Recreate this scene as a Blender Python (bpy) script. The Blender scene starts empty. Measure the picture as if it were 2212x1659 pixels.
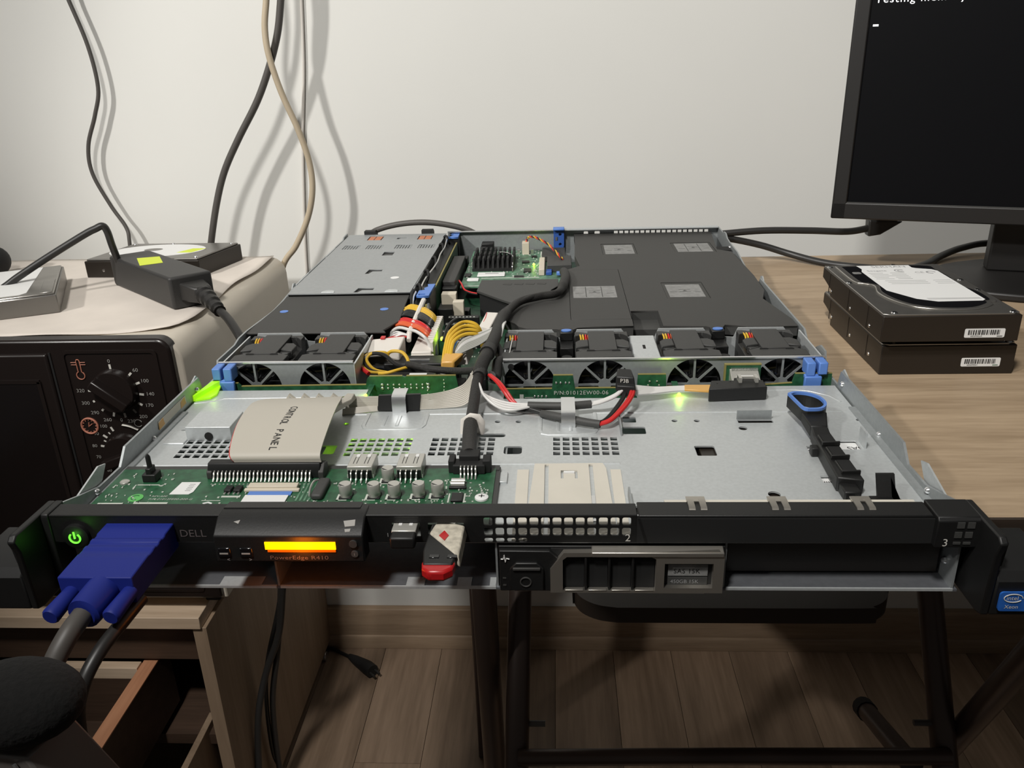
import bpy, bmesh, math, random
from mathutils import Vector, Matrix

random.seed(7)
K = 0.001            # all numbers below are millimetres
SC = bpy.context.scene
COL = SC.collection
rad = math.radians

# ------------------------------------------------------------------ camera
cam_data = bpy.data.cameras.new('camera')
cam = bpy.data.objects.new('camera', cam_data)
COL.objects.link(cam)
F_PX = 1783.23
cam_data.sensor_fit = 'HORIZONTAL'
cam_data.sensor_width = 36.0
cam_data.lens = F_PX / 2212 * 36.0
cam_data.clip_start = 0.01
cam_data.clip_end = 50
yaw, pitch, roll = rad(3.39799), rad(22.39593), rad(-1.81137)
fw = Vector((-math.sin(yaw) * math.cos(pitch), math.cos(yaw) * math.cos(pitch), -math.sin(pitch)))
rt = Vector((math.cos(yaw), math.sin(yaw), 0))
up = rt.cross(fw)
r2 = rt * math.cos(roll) + up * math.sin(roll)
u2 = -rt * math.sin(roll) + up * math.cos(roll)
M = Matrix.Identity(4)
for i in range(3):
    M[i][0], M[i][1], M[i][2] = r2[i], u2[i], -fw[i]
M.translation = Vector((29.73, -331.08, 244.52)) * K
cam.matrix_world = M
SC.camera = cam

# ------------------------------------------------------------------ light and exposure
SC.view_settings.view_transform = 'Standard'
SC.view_settings.look = 'None'
SC.view_settings.gamma = 1.0
SC.view_settings.use_curve_mapping = False
SC.view_settings.exposure = 0.0
w = bpy.data.worlds.new('room_ambient')
SC.world = w
w.use_nodes = True
w.node_tree.nodes['Background'].inputs[0].default_value = (1.0, 0.97, 0.93, 1)
w.node_tree.nodes['Background'].inputs[1].default_value = 0.05


def spot(name, loc, target, power, col, radius, cone, blend):
    d = bpy.data.lights.new(name, 'SPOT')
    d.energy = power
    d.color = col
    d.shadow_soft_size = radius * K
    d.spot_size = rad(cone)
    d.spot_blend = blend
    o = bpy.data.objects.new(name, d)
    COL.objects.link(o)
    o.location = Vector(loc) * K
    o.rotation_euler = (Vector(target) * K - o.location).to_track_quat('-Z', 'Y').to_euler()


# two unseen spots, cones cut to leave floor and fronts dark: one washes the wall from the left, one is over the desk
spot('unseen_wall_spot', (-2000, -1300, 1900), (-30, 1000, 1080), 280, (1.0, 0.975, 0.93), 80, 58, 0.5)
spot('unseen_desk_spot', (-400, -760, 1680), (95, 710, -40), 126, (1.0, 0.975, 0.93), 110, 44, 0.3)


def glow(name, loc, power, col, r=1.5):
    d = bpy.data.lights.new(name, 'POINT')
    d.energy = power
    d.color = col
    d.shadow_soft_size = r * K
    o = bpy.data.objects.new(name, d)
    COL.objects.link(o)
    o.location = Vector(loc) * K
    return o


# ------------------------------------------------------------------ materials
def mat(name, col, rough=0.5, metal=0.0, var=0.0, scale=400.0, bump=0.0, emit=None, strength=0.0, stretch=None, spec=0.5, coat=0.0, trans=0.0):
    m = bpy.data.materials.new(name)
    m.use_nodes = True
    nt = m.node_tree
    b = nt.nodes['Principled BSDF']
    b.inputs['Base Color'].default_value = (*col, 1)
    b.inputs['Roughness'].default_value = rough
    b.inputs['Metallic'].default_value = metal
    b.inputs['Specular IOR Level'].default_value = spec
    b.inputs['Coat Weight'].default_value = coat
    b.inputs['Transmission Weight'].default_value = trans
    if emit:
        b.inputs['Emission Color'].default_value = (*emit, 1)
        b.inputs['Emission Strength'].default_value = strength
    if var or bump:
        tc = nt.nodes.new('ShaderNodeTexCoord')
        mp = nt.nodes.new('ShaderNodeMapping')
        nt.links.new(tc.outputs['Object'], mp.inputs[0])
        if stretch:
            mp.inputs['Scale'].default_value = stretch
        n = nt.nodes.new('ShaderNodeTexNoise')
        n.inputs['Scale'].default_value = scale
        n.inputs['Detail'].default_value = 4
        nt.links.new(mp.outputs[0], n.inputs['Vector'])
        if var:
            r = nt.nodes.new('ShaderNodeMapRange')
            r.inputs['From Min'].default_value = 0.3
            r.inputs['From Max'].default_value = 0.7
            r.inputs['To Min'].default_value = 1 - var
            r.inputs['To Max'].default_value = 1 + var
            nt.links.new(n.outputs['Fac'], r.inputs['Value'])
            mx = nt.nodes.new('ShaderNodeVectorMath')
            mx.operation = 'SCALE'
            mx.inputs[0].default_value = col
            nt.links.new(r.outputs[0], mx.inputs['Scale'])
            nt.links.new(mx.outputs[0], b.inputs['Base Color'])
        if bump:
            bp = nt.nodes.new('ShaderNodeBump')
            bp.inputs['Strength'].default_value = bump
            bp.inputs['Distance'].default_value = 0.001
            nt.links.new(n.outputs['Fac'], bp.inputs['Height'])
            nt.links.new(bp.outputs[0], b.inputs['Normal'])
    return m


def wood(name, c1, c2, axis, rough=0.5, fine=60.0, bump=0.1):
    """grain along one axis: two stretched noises mixed"""
    m = bpy.data.materials.new(name)
    m.use_nodes = True
    nt = m.node_tree
    b = nt.nodes['Principled BSDF']
    b.inputs['Roughness'].default_value = rough
    tc = nt.nodes.new('ShaderNodeTexCoord')
    oi = nt.nodes.new('ShaderNodeObjectInfo')
    ad = nt.nodes.new('ShaderNodeVectorMath')
    ad.operation = 'ADD'
    nt.links.new(tc.outputs['Object'], ad.inputs[0])
    nt.links.new(oi.outputs['Random'], ad.inputs[1])
    mp = nt.nodes.new('ShaderNodeMapping')
    s = [1.0, 1.0, 1.0]
    s[axis] = 0.07
    mp.inputs['Scale'].default_value = s
    nt.links.new(ad.outputs[0], mp.inputs[0])
    n1 = nt.nodes.new('ShaderNodeTexNoise')
    n1.inputs['Scale'].default_value = fine
    n1.inputs['Detail'].default_value = 6
    n1.inputs['Roughness'].default_value = 0.65
    nt.links.new(mp.outputs[0], n1.inputs['Vector'])
    n2 = nt.nodes.new('ShaderNodeTexNoise')
    n2.inputs['Scale'].default_value = fine * 6
    n2.inputs['Detail'].default_value = 3
    nt.links.new(mp.outputs[0], n2.inputs['Vector'])
    mx = nt.nodes.new('ShaderNodeMath')
    mx.operation = 'MULTIPLY_ADD'
    nt.links.new(n2.outputs['Fac'], mx.inputs[0])
    mx.inputs[1].default_value = 0.45
    nt.links.new(n1.outputs['Fac'], mx.inputs[2])
    cr = nt.nodes.new('ShaderNodeValToRGB')
    cr.color_ramp.elements[0].position = 0.52
    cr.color_ramp.elements[0].color = (*c1, 1)
    cr.color_ramp.elements[1].position = 0.92
    cr.color_ramp.elements[1].color = (*c2, 1)
    nt.links.new(mx.outputs[0], cr.inputs[0])
    hs = nt.nodes.new('ShaderNodeHueSaturation')
    nt.links.new(cr.outputs[0], hs.inputs['Color'])
    mr = nt.nodes.new('ShaderNodeMapRange')
    mr.inputs['To Min'].default_value = 0.55 if name == 'laminate_plank' else 0.9
    mr.inputs['To Max'].default_value = 1.5 if name == 'laminate_plank' else 1.1
    nt.links.new(oi.outputs['Random'], mr.inputs['Value'])
    nt.links.new(mr.outputs[0], hs.inputs['Value'])
    nt.links.new(hs.outputs[0], b.inputs['Base Color'])
    if bump:
        bp = nt.nodes.new('ShaderNodeBump')
        bp.inputs['Strength'].default_value = bump
        bp.inputs['Distance'].default_value = 0.001
        nt.links.new(mx.outputs[0], bp.inputs['Height'])
        nt.links.new(bp.outputs[0], b.inputs['Normal'])
    return m


MT = {}
MT['wall'] = mat('wall_paint', (0.70, 0.695, 0.665), 0.85, var=0.02, scale=3, bump=0.0)
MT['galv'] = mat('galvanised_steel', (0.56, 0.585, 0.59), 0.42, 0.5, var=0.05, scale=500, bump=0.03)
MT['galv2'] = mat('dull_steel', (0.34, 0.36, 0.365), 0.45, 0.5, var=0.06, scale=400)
MT['psu'] = mat('psu_steel', (0.36, 0.375, 0.38), 0.45, 0.4, var=0.05, scale=300)
MT['steel'] = mat('bright_steel', (0.72, 0.73, 0.74), 0.25, 0.9)
MT['chrome'] = mat('chrome_wire', (0.8, 0.8, 0.8), 0.15, 1.0)
MT['black'] = mat('black_plastic', (0.006, 0.006, 0.006), 0.5, var=0.1, scale=300)
MT['blackm'] = mat('black_matt', (0.008, 0.008, 0.008), 0.7)
MT['blackpaint'] = mat('black_painted_steel', (0.0065, 0.0065, 0.0065), 0.5, var=0.15, scale=900, bump=0.05)
MT['gloss'] = mat('black_gloss', (0.006, 0.006, 0.007), 0.08)
MT['shroud'] = mat('charcoal_plastic', (0.036, 0.035, 0.033), 0.6, var=0.08, scale=900, bump=0.04)
MT['shroud2'] = mat('dark_grey_plastic', (0.045, 0.045, 0.043), 0.6, var=0.08, scale=900)
MT['fan'] = mat('fan_plastic', (0.03, 0.03, 0.029), 0.5, var=0.1, scale=700)
MT['void'] = mat('dark_recess', (0.004, 0.004, 0.004), 0.8)
MT['blue'] = mat('blue_touch_plastic', (0.095, 0.21, 0.56), 0.45)
MT['bluedk'] = mat('deep_blue_plastic', (0.03, 0.09, 0.34), 0.45)
MT['vga'] = mat('royal_blue_plastic', (0.010, 0.020, 0.19), 0.55, spec=0.25)
MT['pcb'] = mat('green_circuit_board', (0.018, 0.085, 0.038), 0.4, var=0.35, scale=250)
MT['pcb2'] = mat('pale_green_circuit_board', (0.09, 0.19, 0.12), 0.45, var=0.45, scale=180)
MT['pcbdk'] = mat('dark_green_circuit_board', (0.01, 0.045, 0.022), 0.4, var=0.4, scale=200)
MT['pcbedge'] = mat('board_edge_fibreglass', (0.22, 0.19, 0.06), 0.6)
MT['ribbon'] = mat('grey_ribbon_cable', (0.46, 0.43, 0.37), 0.55)
MT['cream'] = mat('cream_plastic', (0.58, 0.52, 0.42), 0.5)
MT['white'] = mat('white_plastic', (0.66, 0.62, 0.57), 0.5)
MT['whitewire'] = mat('white_wire', (0.62, 0.61, 0.59), 0.4)
MT['greywire'] = mat('grey_wire', (0.36, 0.36, 0.33), 0.45)
MT['yellow'] = mat('yellow_wire', (0.60, 0.37, 0.03), 0.4)
MT['red'] = mat('red_wire', (0.52, 0.02, 0.02), 0.4)
MT['orange'] = mat('orange_wire', (0.6, 0.10, 0.03), 0.4)
MT['bluewire'] = mat('blue_wire', (0.03, 0.06, 0.35), 0.4)
MT['blackwire'] = mat('black_wire', (0.012, 0.012, 0.012), 0.35)
MT['sleeve'] = mat('black_braid', (0.014, 0.013, 0.012), 0.6, var=0.5, scale=900, bump=0.3)
MT['amber'] = mat('amber_tape', (0.60, 0.33, 0.08), 0.35)
MT['tan'] = mat('tan_plastic_plate', (0.60, 0.565, 0.49), 0.55, var=0.03, scale=60)
MT['paper'] = mat('label_paper', (0.72, 0.72, 0.71), 0.6)
MT['clearlabel'] = mat('grey_label', (0.20, 0.20, 0.195), 0.45, var=0.2, scale=250)
MT['ink'] = mat('black_ink', (0.02, 0.02, 0.02), 0.6)
MT['inkgrey'] = mat('grey_ink', (0.28, 0.28, 0.28), 0.6)
MT['silk'] = mat('white_silkscreen', (0.5, 0.52, 0.47), 0.6)
MT['mark'] = mat('pale_print', (0.62, 0.60, 0.55), 0.6)
MT['markdim'] = mat('grey_print', (0.30, 0.29, 0.27), 0.6)
MT['dimprint'] = mat('dim_print', (0.10, 0.085, 0.085), 0.6)
MT['markred'] = mat('salmon_print', (0.45, 0.17, 0.11), 0.6)
MT['solder'] = mat('solder_pins', (0.62, 0.62, 0.58), 0.3, 0.8)
MT['capmetal'] = mat('capacitor_can', (0.50, 0.49, 0.45), 0.35, 0.5)
MT['greenlabel'] = mat('green_sticker', (0.10, 0.42, 0.10), 0.5, emit=(0.1, 0.6, 0.1), strength=0.0)
MT['copper'] = mat('orange_tag', (0.48, 0.17, 0.08), 0.5)
MT['desk'] = wood('oak_laminate_desk', (0.30, 0.215, 0.135), (0.46, 0.345, 0.23), 0, 0.5, 70, 0.12)
MT['deskedge'] = wood('dark_desk_edge', (0.020, 0.014, 0.010), (0.035, 0.024, 0.017), 0, 0.5)
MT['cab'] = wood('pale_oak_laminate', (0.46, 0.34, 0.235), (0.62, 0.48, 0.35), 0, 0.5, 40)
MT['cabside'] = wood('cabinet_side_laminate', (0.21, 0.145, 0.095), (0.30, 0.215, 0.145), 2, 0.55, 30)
MT['cabin'] = wood('cabinet_dark_board', (0.045, 0.025, 0.015), (0.07, 0.04, 0.025), 0, 0.6)  # dark tone also stands in for shade in the drawer and on the shelf
MT['drawer'] = wood('lcd_lit_board', (0.42, 0.19, 0.10), (0.55, 0.27, 0.15), 1, 0.5, 50)  # orange display light put into the board colour
MT['floor'] = wood('laminate_plank', (0.17, 0.115, 0.075), (0.32, 0.225, 0.155), 1, 0.45, 22, 0.05)
MT['skirt'] = wood('skirting_laminate', (0.24, 0.165, 0.105), (0.36, 0.26, 0.175), 0, 0.45, 40, 0.05)
MT['ovenbody'] = mat('beige_enamel', (0.58, 0.525, 0.44), 0.4, var=0.03, scale=20)
MT['ovenfront'] = mat('oven_black_front', (0.013, 0.009, 0.008), 0.28)
MT['ovenglass'] = mat('oven_dark_glass', (0.008, 0.006, 0.006), 0.12)
MT['sheet'] = mat('stained_paper', (0.645, 0.585, 0.525), 0.8, var=0.08, scale=14)
MT['hddtop'] = mat('drive_cover_steel', (0.36, 0.345, 0.32), 0.28, 0.85, var=0.05, scale=100)
MT['hddcast'] = mat('drive_cast_black', (0.022, 0.017, 0.013), 0.4, 0.2)
MT['hddgrey'] = mat('drive_cast_grey', (0.20, 0.19, 0.175), 0.35, 0.6)
MT['monitor'] = mat('monitor_black_plastic', (0.010, 0.009, 0.0085), 0.5, var=0.1, scale=800)
MT['screen'] = mat('dark_screen', (0.0018, 0.0018, 0.0022), 0.5, emit=(0.25, 0.27, 0.4), strength=0.003, spec=0.12)
MT['screentext'] = mat('lit_screen_text', (0.8, 0.8, 0.8), 0.5, emit=(0.95, 0.95, 1.0), strength=1.1)
MT['lcd'] = mat('amber_lcd', (0.4, 0.1, 0.0), 0.4, emit=(1.0, 0.42, 0.0), strength=3.0)
MT['lcd2'] = mat('amber_lcd_rim', (0.3, 0.05, 0.0), 0.4, emit=(1.0, 0.14, 0.0), strength=0.55)
MT['led'] = mat('green_led', (0.2, 0.6, 0.0), 0.4, emit=(0.55, 1.0, 0.02), strength=16.0)
MT['ledw'] = mat('green_light_guide', (0.2, 0.6, 0.0), 0.4, emit=(0.42, 0.85, 0.01), strength=0.6)
MT['pwr'] = mat('green_power_symbol', (0.1, 0.5, 0.0), 0.4, emit=(0.16, 0.95, 0.06), strength=1.3)
MT['tube'] = mat('brown_lacquered_tube', (0.085, 0.06, 0.05), 0.35, 0.3)
MT['seat'] = mat('dark_seat_vinyl', (0.04, 0.03, 0.024), 0.5)
MT['beigecord'] = mat('beige_cable', (0.47, 0.39, 0.28), 0.5)
MT['palecord'] = mat('pale_cable', (0.62, 0.585, 0.54), 0.6)
MT['cord'] = mat('black_cord', (0.020, 0.019, 0.018), 0.42)
MT['greycord'] = mat('dark_grey_cord', (0.075, 0.068, 0.062), 0.5)
MT['adapter'] = mat('adapter_plastic', (0.030, 0.029, 0.028), 0.5, var=0.12, scale=900, bump=0.06)
MT['neon'] = mat('neon_yellow_sticker', (0.62, 0.72, 0.05), 0.6)
MT['usbred'] = mat('red_plastic', (0.42, 0.01, 0.012), 0.35)
MT['tape'] = mat('crinkled_masking_tape', (0.48, 0.44, 0.36), 0.6, var=0.25, scale=300, bump=0.4)
MT['xeon'] = mat('blue_sticker', (0.02, 0.11, 0.42), 0.35, var=0.3, scale=80)
MT['platemetal'] = mat('grey_plate', (0.16, 0.145, 0.135), 0.4, 0.2)
MT['foam'] = mat('black_foam', (0.003, 0.0027, 0.0025), 0.95, var=0.5, scale=500, bump=0.6)
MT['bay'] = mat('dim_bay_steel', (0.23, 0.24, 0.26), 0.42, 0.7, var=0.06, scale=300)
MT['handle'] = mat('satin_carrier_handle', (0.50, 0.47, 0.42), 0.38, 0.9)

# ------------------------------------------------------------------ mesh helpers
LOCAL = set()


def link(o, parent=None):
    COL.objects.link(o)
    if parent is not None:
        o.parent = parent
        if parent.type == 'EMPTY' and parent.name not in LOCAL:
            o.matrix_parent_inverse = Matrix.Translation(-parent.location)
    return o


def tag(o, label=None, cat=None, group=None, kind=None):
    if label:
        o['label'] = label
    if cat:
        o['category'] = cat
    if group:
        o['group'] = group
    if kind:
        o['kind'] = kind
    return o


def thing(name, label, cat, loc, group=None, local=False, rz=0.0):
    o = bpy.data.objects.new(name, None)
    o.empty_display_size = 0.01
    COL.objects.link(o)
    o.location = Vector(loc) * K
    if local:
        LOCAL.add(o.name)
        o.rotation_euler = (0, 0, rz)
    return tag(o, label, cat, group)


def catmull(pts, n=6):
    P = [Vector(p) for p in pts]
    if len(P) < 3:
        return P
    out = []
    for i in range(len(P) - 1):
        p0 = P[i - 1] if i else P[0] * 2 - P[1]
        p1, p2 = P[i], P[i + 1]
        p3 = P[i + 2] if i + 2 < len(P) else P[-1] * 2 - P[-2]
        for k in range(n):
            t = k / n
            out.append(0.5 * ((2 * p1) + (p2 - p0) * t + (2 * p0 - 5 * p1 + 4 * p2 - p3) * t * t + (3 * p1 - p0 - 3 * p2 + p3) * t ** 3))
    out.append(P[-1])
    return out


class MB:
    def __init__(s):
        s.bm = bmesh.new()
        s.mats = []
        s.mi = 0

    def use(s, m):
        if m not in s.mats:
            s.mats.append(m)
        s.mi = s.mats.index(m)
        return s

    def face(s, vs):
        try:
            f = s.bm.faces.new(vs)
            f.material_index = s.mi
            return f
        except ValueError:
            return None

    def poly(s, pts):
        return s.face([s.bm.verts.new(Vector(p) * K) for p in pts])

    def box(s, x0, x1, y0, y1, z0, z1):
        return s.hexa([(x0, y0, z0), (x1, y0, z0), (x1, y1, z0), (x0, y1, z0), (x0, y0, z1), (x1, y0, z1), (x1, y1, z1), (x0, y1, z1)])

    def hexa(s, p):
        v = [s.bm.verts.new(Vector(q) * K) for q in p]
        for f in ((0, 3, 2, 1), (4, 5, 6, 7), (0, 1, 5, 4), (1, 2, 6, 5), (2, 3, 7, 6), (3, 0, 4, 7)):
            s.face([v[i] for i in f])
        return s

    def obox(s, c, size, rot=(0, 0, 0)):
        from mathutils import Euler
        R = Euler(rot).to_matrix()
        c = Vector(c)
        h = [q / 2 for q in size]
        pts = []
        for z in (-1, 1):
            for x, y in ((-1, -1), (1, -1), (1, 1), (-1, 1)):
                pts.append(c + R @ Vector((x * h[0], y * h[1], z * h[2])))
        return s.hexa(pts)

    def prism(s, poly, axis, a, b):
        """poly in the two other axes (x->(y,z), y->(x,z), z->(x,y)), from a to b on axis"""
        def P(q, t):
            if axis == 'x':
                return (t, q[0], q[1])
            if axis == 'y':
                return (q[0], t, q[1])
            return (q[0], q[1], t)
        va = [s.bm.verts.new(Vector(P(q, a)) * K) for q in poly]
        vb = [s.bm.verts.new(Vector(P(q, b)) * K) for q in poly]
        n = len(poly)
        s.face(va[::-1])
        s.face(vb)
        for i in range(n):
            j = (i + 1) % n
            s.face([va[i], va[j], vb[j], vb[i]])
        return s

    def cyl(s, p0, p1, r0, r1=None, n=16):
        return s.sweep([p0, p1], [r0, r0 if r1 is None else r1], n)

    def sweep(s, pts, radii, n=8, flat=None, caps=True):
        P = [Vector(p) for p in pts]
        if not isinstance(radii, (list, tuple)):
            radii = [radii] * len(P)
        rings = []
        nrm = None
        for i, p in enumerate(P):
            t = (P[min(i + 1, len(P) - 1)] - P[max(i - 1, 0)])
            if t.length < 1e-9:
                t = Vector((0, 0, 1))
            t.normalize()
            if nrm is None:
                nrm = t.cross(Vector((0, 0, 1)))
                if nrm.length < 0.05:
                    nrm = t.cross(Vector((0, 1, 0)))
            nrm = (nrm - t * nrm.dot(t))
            if nrm.length < 1e-6:
                nrm = t.orthogonal()
            nrm.normalize()
            bn = t.cross(nrm)
            ring = []
            for k in range(n):
                a = 2 * math.pi * k / n
                r = radii[i]
                rx, ry = (r, r) if flat is None else (r * flat[0], r * flat[1])
                ring.append(s.bm.verts.new((p + nrm * math.cos(a) * rx + bn * math.sin(a) * ry) * K))
            rings.append(ring)
        for i in range(len(rings) - 1):
            for k in range(n):
                j = (k + 1) % n
                s.face([rings[i][k], rings[i][j], rings[i + 1][j], rings[i + 1][k]])
        if caps:
            s.face(rings[0][::-1])
            s.face(rings[-1])
        return s

    def tube(s, pts, r, n=8, sub=6, **kw):
        return s.sweep(catmull(pts, sub), r, n, **kw)

    def ribbon(s, low, high, t=1.0, sub=5):
        """flat strap between two rails, thickness t"""
        A, B = catmull(low, sub), catmull(high, sub)
        prev = None
        n = len(A)
        for i in range(n):
            d = A[min(i + 1, n - 1)] - A[max(i - 1, 0)]
            nn = d.cross(B[i] - A[i])
            nn.normalize()
            row = [s.bm.verts.new(q * K) for q in (A[i], B[i], B[i] - nn * t, A[i] - nn * t)]
            if prev:
                for k in range(4):
                    j = (k + 1) % 4
                    s.face([prev[k], prev[j], row[j], row[k]])
            else:
                s.face(row[::-1])
            prev = row
        s.face(prev)
        return s

    def ball(s, c, r, seg=12, ring=8, sc=(1, 1, 1)):
        m = Matrix.Translation(Vector(c) * K) @ Matrix.Diagonal((*[q * r * K for q in sc], 1))
        g = bmesh.ops.create_uvsphere(s.bm, u_segments=seg, v_segments=ring, radius=1.0, matrix=m)
        for v in g['verts']:
            for f in v.link_faces:
                f.material_index = s.mi
        return s

    def build(s, name, m=None, parent=None, bevel=0.0, smooth=True, seg=2, angle=38):
        bm = s.bm
        bmesh.ops.recalc_face_normals(bm, faces=bm.faces)
        if smooth:
            for f in bm.faces:
                f.smooth = True
            for e in bm.edges:
                if len(e.link_faces) == 2 and e.calc_face_angle(0) > rad(angle):
                    e.smooth = False
        me = bpy.data.meshes.new(name)
        bm.to_mesh(me)
        bm.free()
        o = bpy.data.objects.new(name, me)
        for mm in ([MT[m]] if isinstance(m, str) else [m] if m else [MT[q] for q in s.mats]):
            me.materials.append(mm)
        if bevel:
            b = o.modifiers.new('bevel', 'BEVEL')
            b.width = bevel * K
            b.segments = seg
            b.limit_method = 'ANGLE'
            b.angle_limit = rad(40)
            b.harden_normals = False
        return link(o, parent)


def bx(name, m, parent, x0, x1, y0, y1, z0, z1, bevel=0.0):
    return MB().box(x0, x1, y0, y1, z0, z1).build(name, m, parent, bevel)


def curve_mesh(cu, name, M4, m, parent):
    o = bpy.data.objects.new('tmp', cu)
    COL.objects.link(o)
    dg = bpy.context.evaluated_depsgraph_get()
    me = bpy.data.meshes.new_from_object(o.evaluated_get(dg))
    bpy.data.objects.remove(o)
    bpy.data.curves.remove(cu)
    me.transform(M4)
    me.name = name
    me.materials.clear()
    me.materials.append(MT[m])
    return link(bpy.data.objects.new(name, me), parent)


def frame(origin, ux, uy):
    """matrix taking local mm (x along ux, y along uy) to world metres"""
    ux, uy = Vector(ux).normalized(), Vector(uy).normalized()
    uz = ux.cross(uy).normalized()
    R = Matrix.Identity(4)
    for i in range(3):
        R[i][0], R[i][1], R[i][2] = ux[i] * K, uy[i] * K, uz[i] * K
    R.translation = Vector(origin) * K
    return R


FLAT = lambda x, y, z: frame((x, y, z), (1, 0, 0), (0, 1, 0))
FRONT = lambda x, y, z: frame((x, y, z), (1, 0, 0), (0, 0, 1))


def plate(name, outline, holes, t, M4, m, parent):
    """sheet with holes, thickness t centred on local z=0"""
    cu = bpy.data.curves.new(name, 'CURVE')
    cu.dimensions = '2D'
    cu.fill_mode = 'BOTH'
    cu.extrude = t / 2
    for pl in [outline] + holes:
        sp = cu.splines.new('POLY')
        sp.points.add(len(pl) - 1)
        for i, q in enumerate(pl):
            sp.points[i].co = (q[0], q[1], 0, 1)
        sp.use_cyclic_u = True
    return curve_mesh(cu, name, M4, m, parent)


def text(name, body, size, M4, m, parent, align='LEFT', shear=0.0, sx=1.0, spacing=1.0):
    cu = bpy.data.curves.new(name, 'FONT')
    cu.body = body
    cu.size = size
    cu.align_x = align
    cu.align_y = 'CENTER'
    cu.shear = shear
    cu.space_character = spacing
    cu.resolution_u = 3
    return curve_mesh(cu, name, M4 @ Matrix.Diagonal((sx, 1, 1, 1)), m, parent)


def rect(x0, x1, y0, y1, r=0.0):
    if r <= 0:
        return [(x0, y0), (x1, y0), (x1, y1), (x0, y1)]
    out = []
    for cx, cy, a0 in ((x1 - r, y0 + r, -90), (x1 - r, y1 - r, 0), (x0 + r, y1 - r, 90), (x0 + r, y0 + r, 180)):
        for k in range(4):
            a = rad(a0 + 30 * k)
            out.append((cx + r * math.cos(a), cy + r * math.sin(a)))
    return out


def circ(x, y, r, n=14, sy=1.0):
    return [(x + r * math.cos(2 * math.pi * k / n), y + r * sy * math.sin(2 * math.pi * k / n)) for k in range(n)]


def grid(x0, y0, nx, ny, px, py, wd, ht):
    return [rect(x0 + i * px, x0 + i * px + wd, y0 + j * py, y0 + j * py + ht) for i in range(nx) for j in range(ny)]


def dup(root, delta=(0, 0, 0), label=None, rz=None, loc=None):
    """a copy of a thing with copies of its parts and sub-parts"""
    r = root.copy()
    COL.objects.link(r)
    r.location = Vector(loc) * K if loc else root.location + Vector(delta) * K
    if rz is not None:
        r.rotation_euler = (0, 0, rz)
    if label:
        r['label'] = label

    def kids(a, b):
        for ch in list(a.children):
            c = ch.copy()
            COL.objects.link(c)
            c.parent = b
            c.matrix_parent_inverse = ch.matrix_parent_inverse.copy()
            kids(ch, c)
    kids(root, r)
    return r


def screw(name, parent, c, r=1.6, axis=(0, 0, 1), m='steel'):
    c, a = Vector(c), Vector(axis)
    b = MB()
    b.sweep([c, c + a * 0.5 * r, c + a * 0.8 * r], [r, r * 0.85, r * 0.3], 10)
    return b.build(name, m, parent)


# ------------------------------------------------------------------ setting
bx('wall_back', 'wall', None, -2300, 2400, 848, 960, -740, 1700)['kind'] = 'structure'
fl = bx('floor', 'skirt', None, -1500, 1800, -1800, 960, -800, -748)
fl['kind'] = 'structure'
pm = {}
xs = -1178.0
i = 0
while xs < 1500:
    cuts = [-1700, -900 + (i * 437) % 900, 280 + (i * 311) % 500 if i % 3 == 0 else 848, 848]
    cuts = sorted(set(cuts))
    for a, b in zip(cuts[:-1], cuts[1:]):
        p_ = bx('floor_plank', 'floor', fl, xs + 0.4, xs + 99.6, a + 0.4, b - 0.4, -748, -740 + random.uniform(-0.1, 0.1))
    xs += 100
    i += 1
bb = MB().prism([(848, -740), (830, -740), (830, -718), (832, -714), (834, -714), (834, -668), (837, -661), (848, -660)], 'y' if False else 'x', -1500, 1800).build('baseboard_back', 'skirt', None, 0.6)
bb['kind'] = 'structure'

# ------------------------------------------------------------------ desk
t = thing('desk', 'oak laminate desk with a dark front edge carrying the opened server', 'desk', (450, 360, -740))
bx('desk_top', 'desk', t, -185, 1150, 66.5, 655, -20, 0, 0.8)
bx('edge_band', 'deskedge', t, -185, 1150, 64.5, 66.6, -20, -0.2, 0.4)['label'] = 'dark brown edge strip'
bx('apron', 'deskedge', t, 100, 1130, 610, 628, -110, -20)
MB().box(-92, -62, 590, 620, -740, -20).build('leg', 'tube', t, 2)
bx('side_panel', 'cabside', t, 1110, 1130, 80, 640, -740, -20)

# ------------------------------------------------------------------ server chassis
ch = thing('server_chassis', 'opened flat galvanised rack server chassis standing on the desk', 'server', (0, 313, 0))
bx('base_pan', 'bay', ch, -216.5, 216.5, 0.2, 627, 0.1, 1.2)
holes = []
holes += grid(-94.3, 88.0, 7, 4, 5.6, 6.1, 4.0, 4.3)
holes += grid(-45.0, 88.3, 7, 4, 5.6, 6.1, 4.0, 4.3)
holes += grid(27.0, 88.0, 7, 4, 5.6, 6.1, 4.0, 4.3)
holes += grid(-194.0, 86.5, 6, 4, 5.6, 6.1, 4.0, 4.3)
holes += grid(-188.0, 70.0, 5, 1, 6.0, 5, 4.4, 4.0)
holes += grid(-98.0, 70.0, 13, 1, 6.0, 5, 4.6, 4.2)
holes += [circ(-7.5, 133.4, 1.8), circ(5.5, 133.2, 1.8), circ(-102.4, 131.4, 1.8), circ(101.4, 133, 1.8), circ(114.9, 132.8, 1.8),
          circ(140.6, 121.9, 2.6), circ(212.0, 132.6, 1.6), circ(140.1, 43.5, 3.2)]
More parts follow.
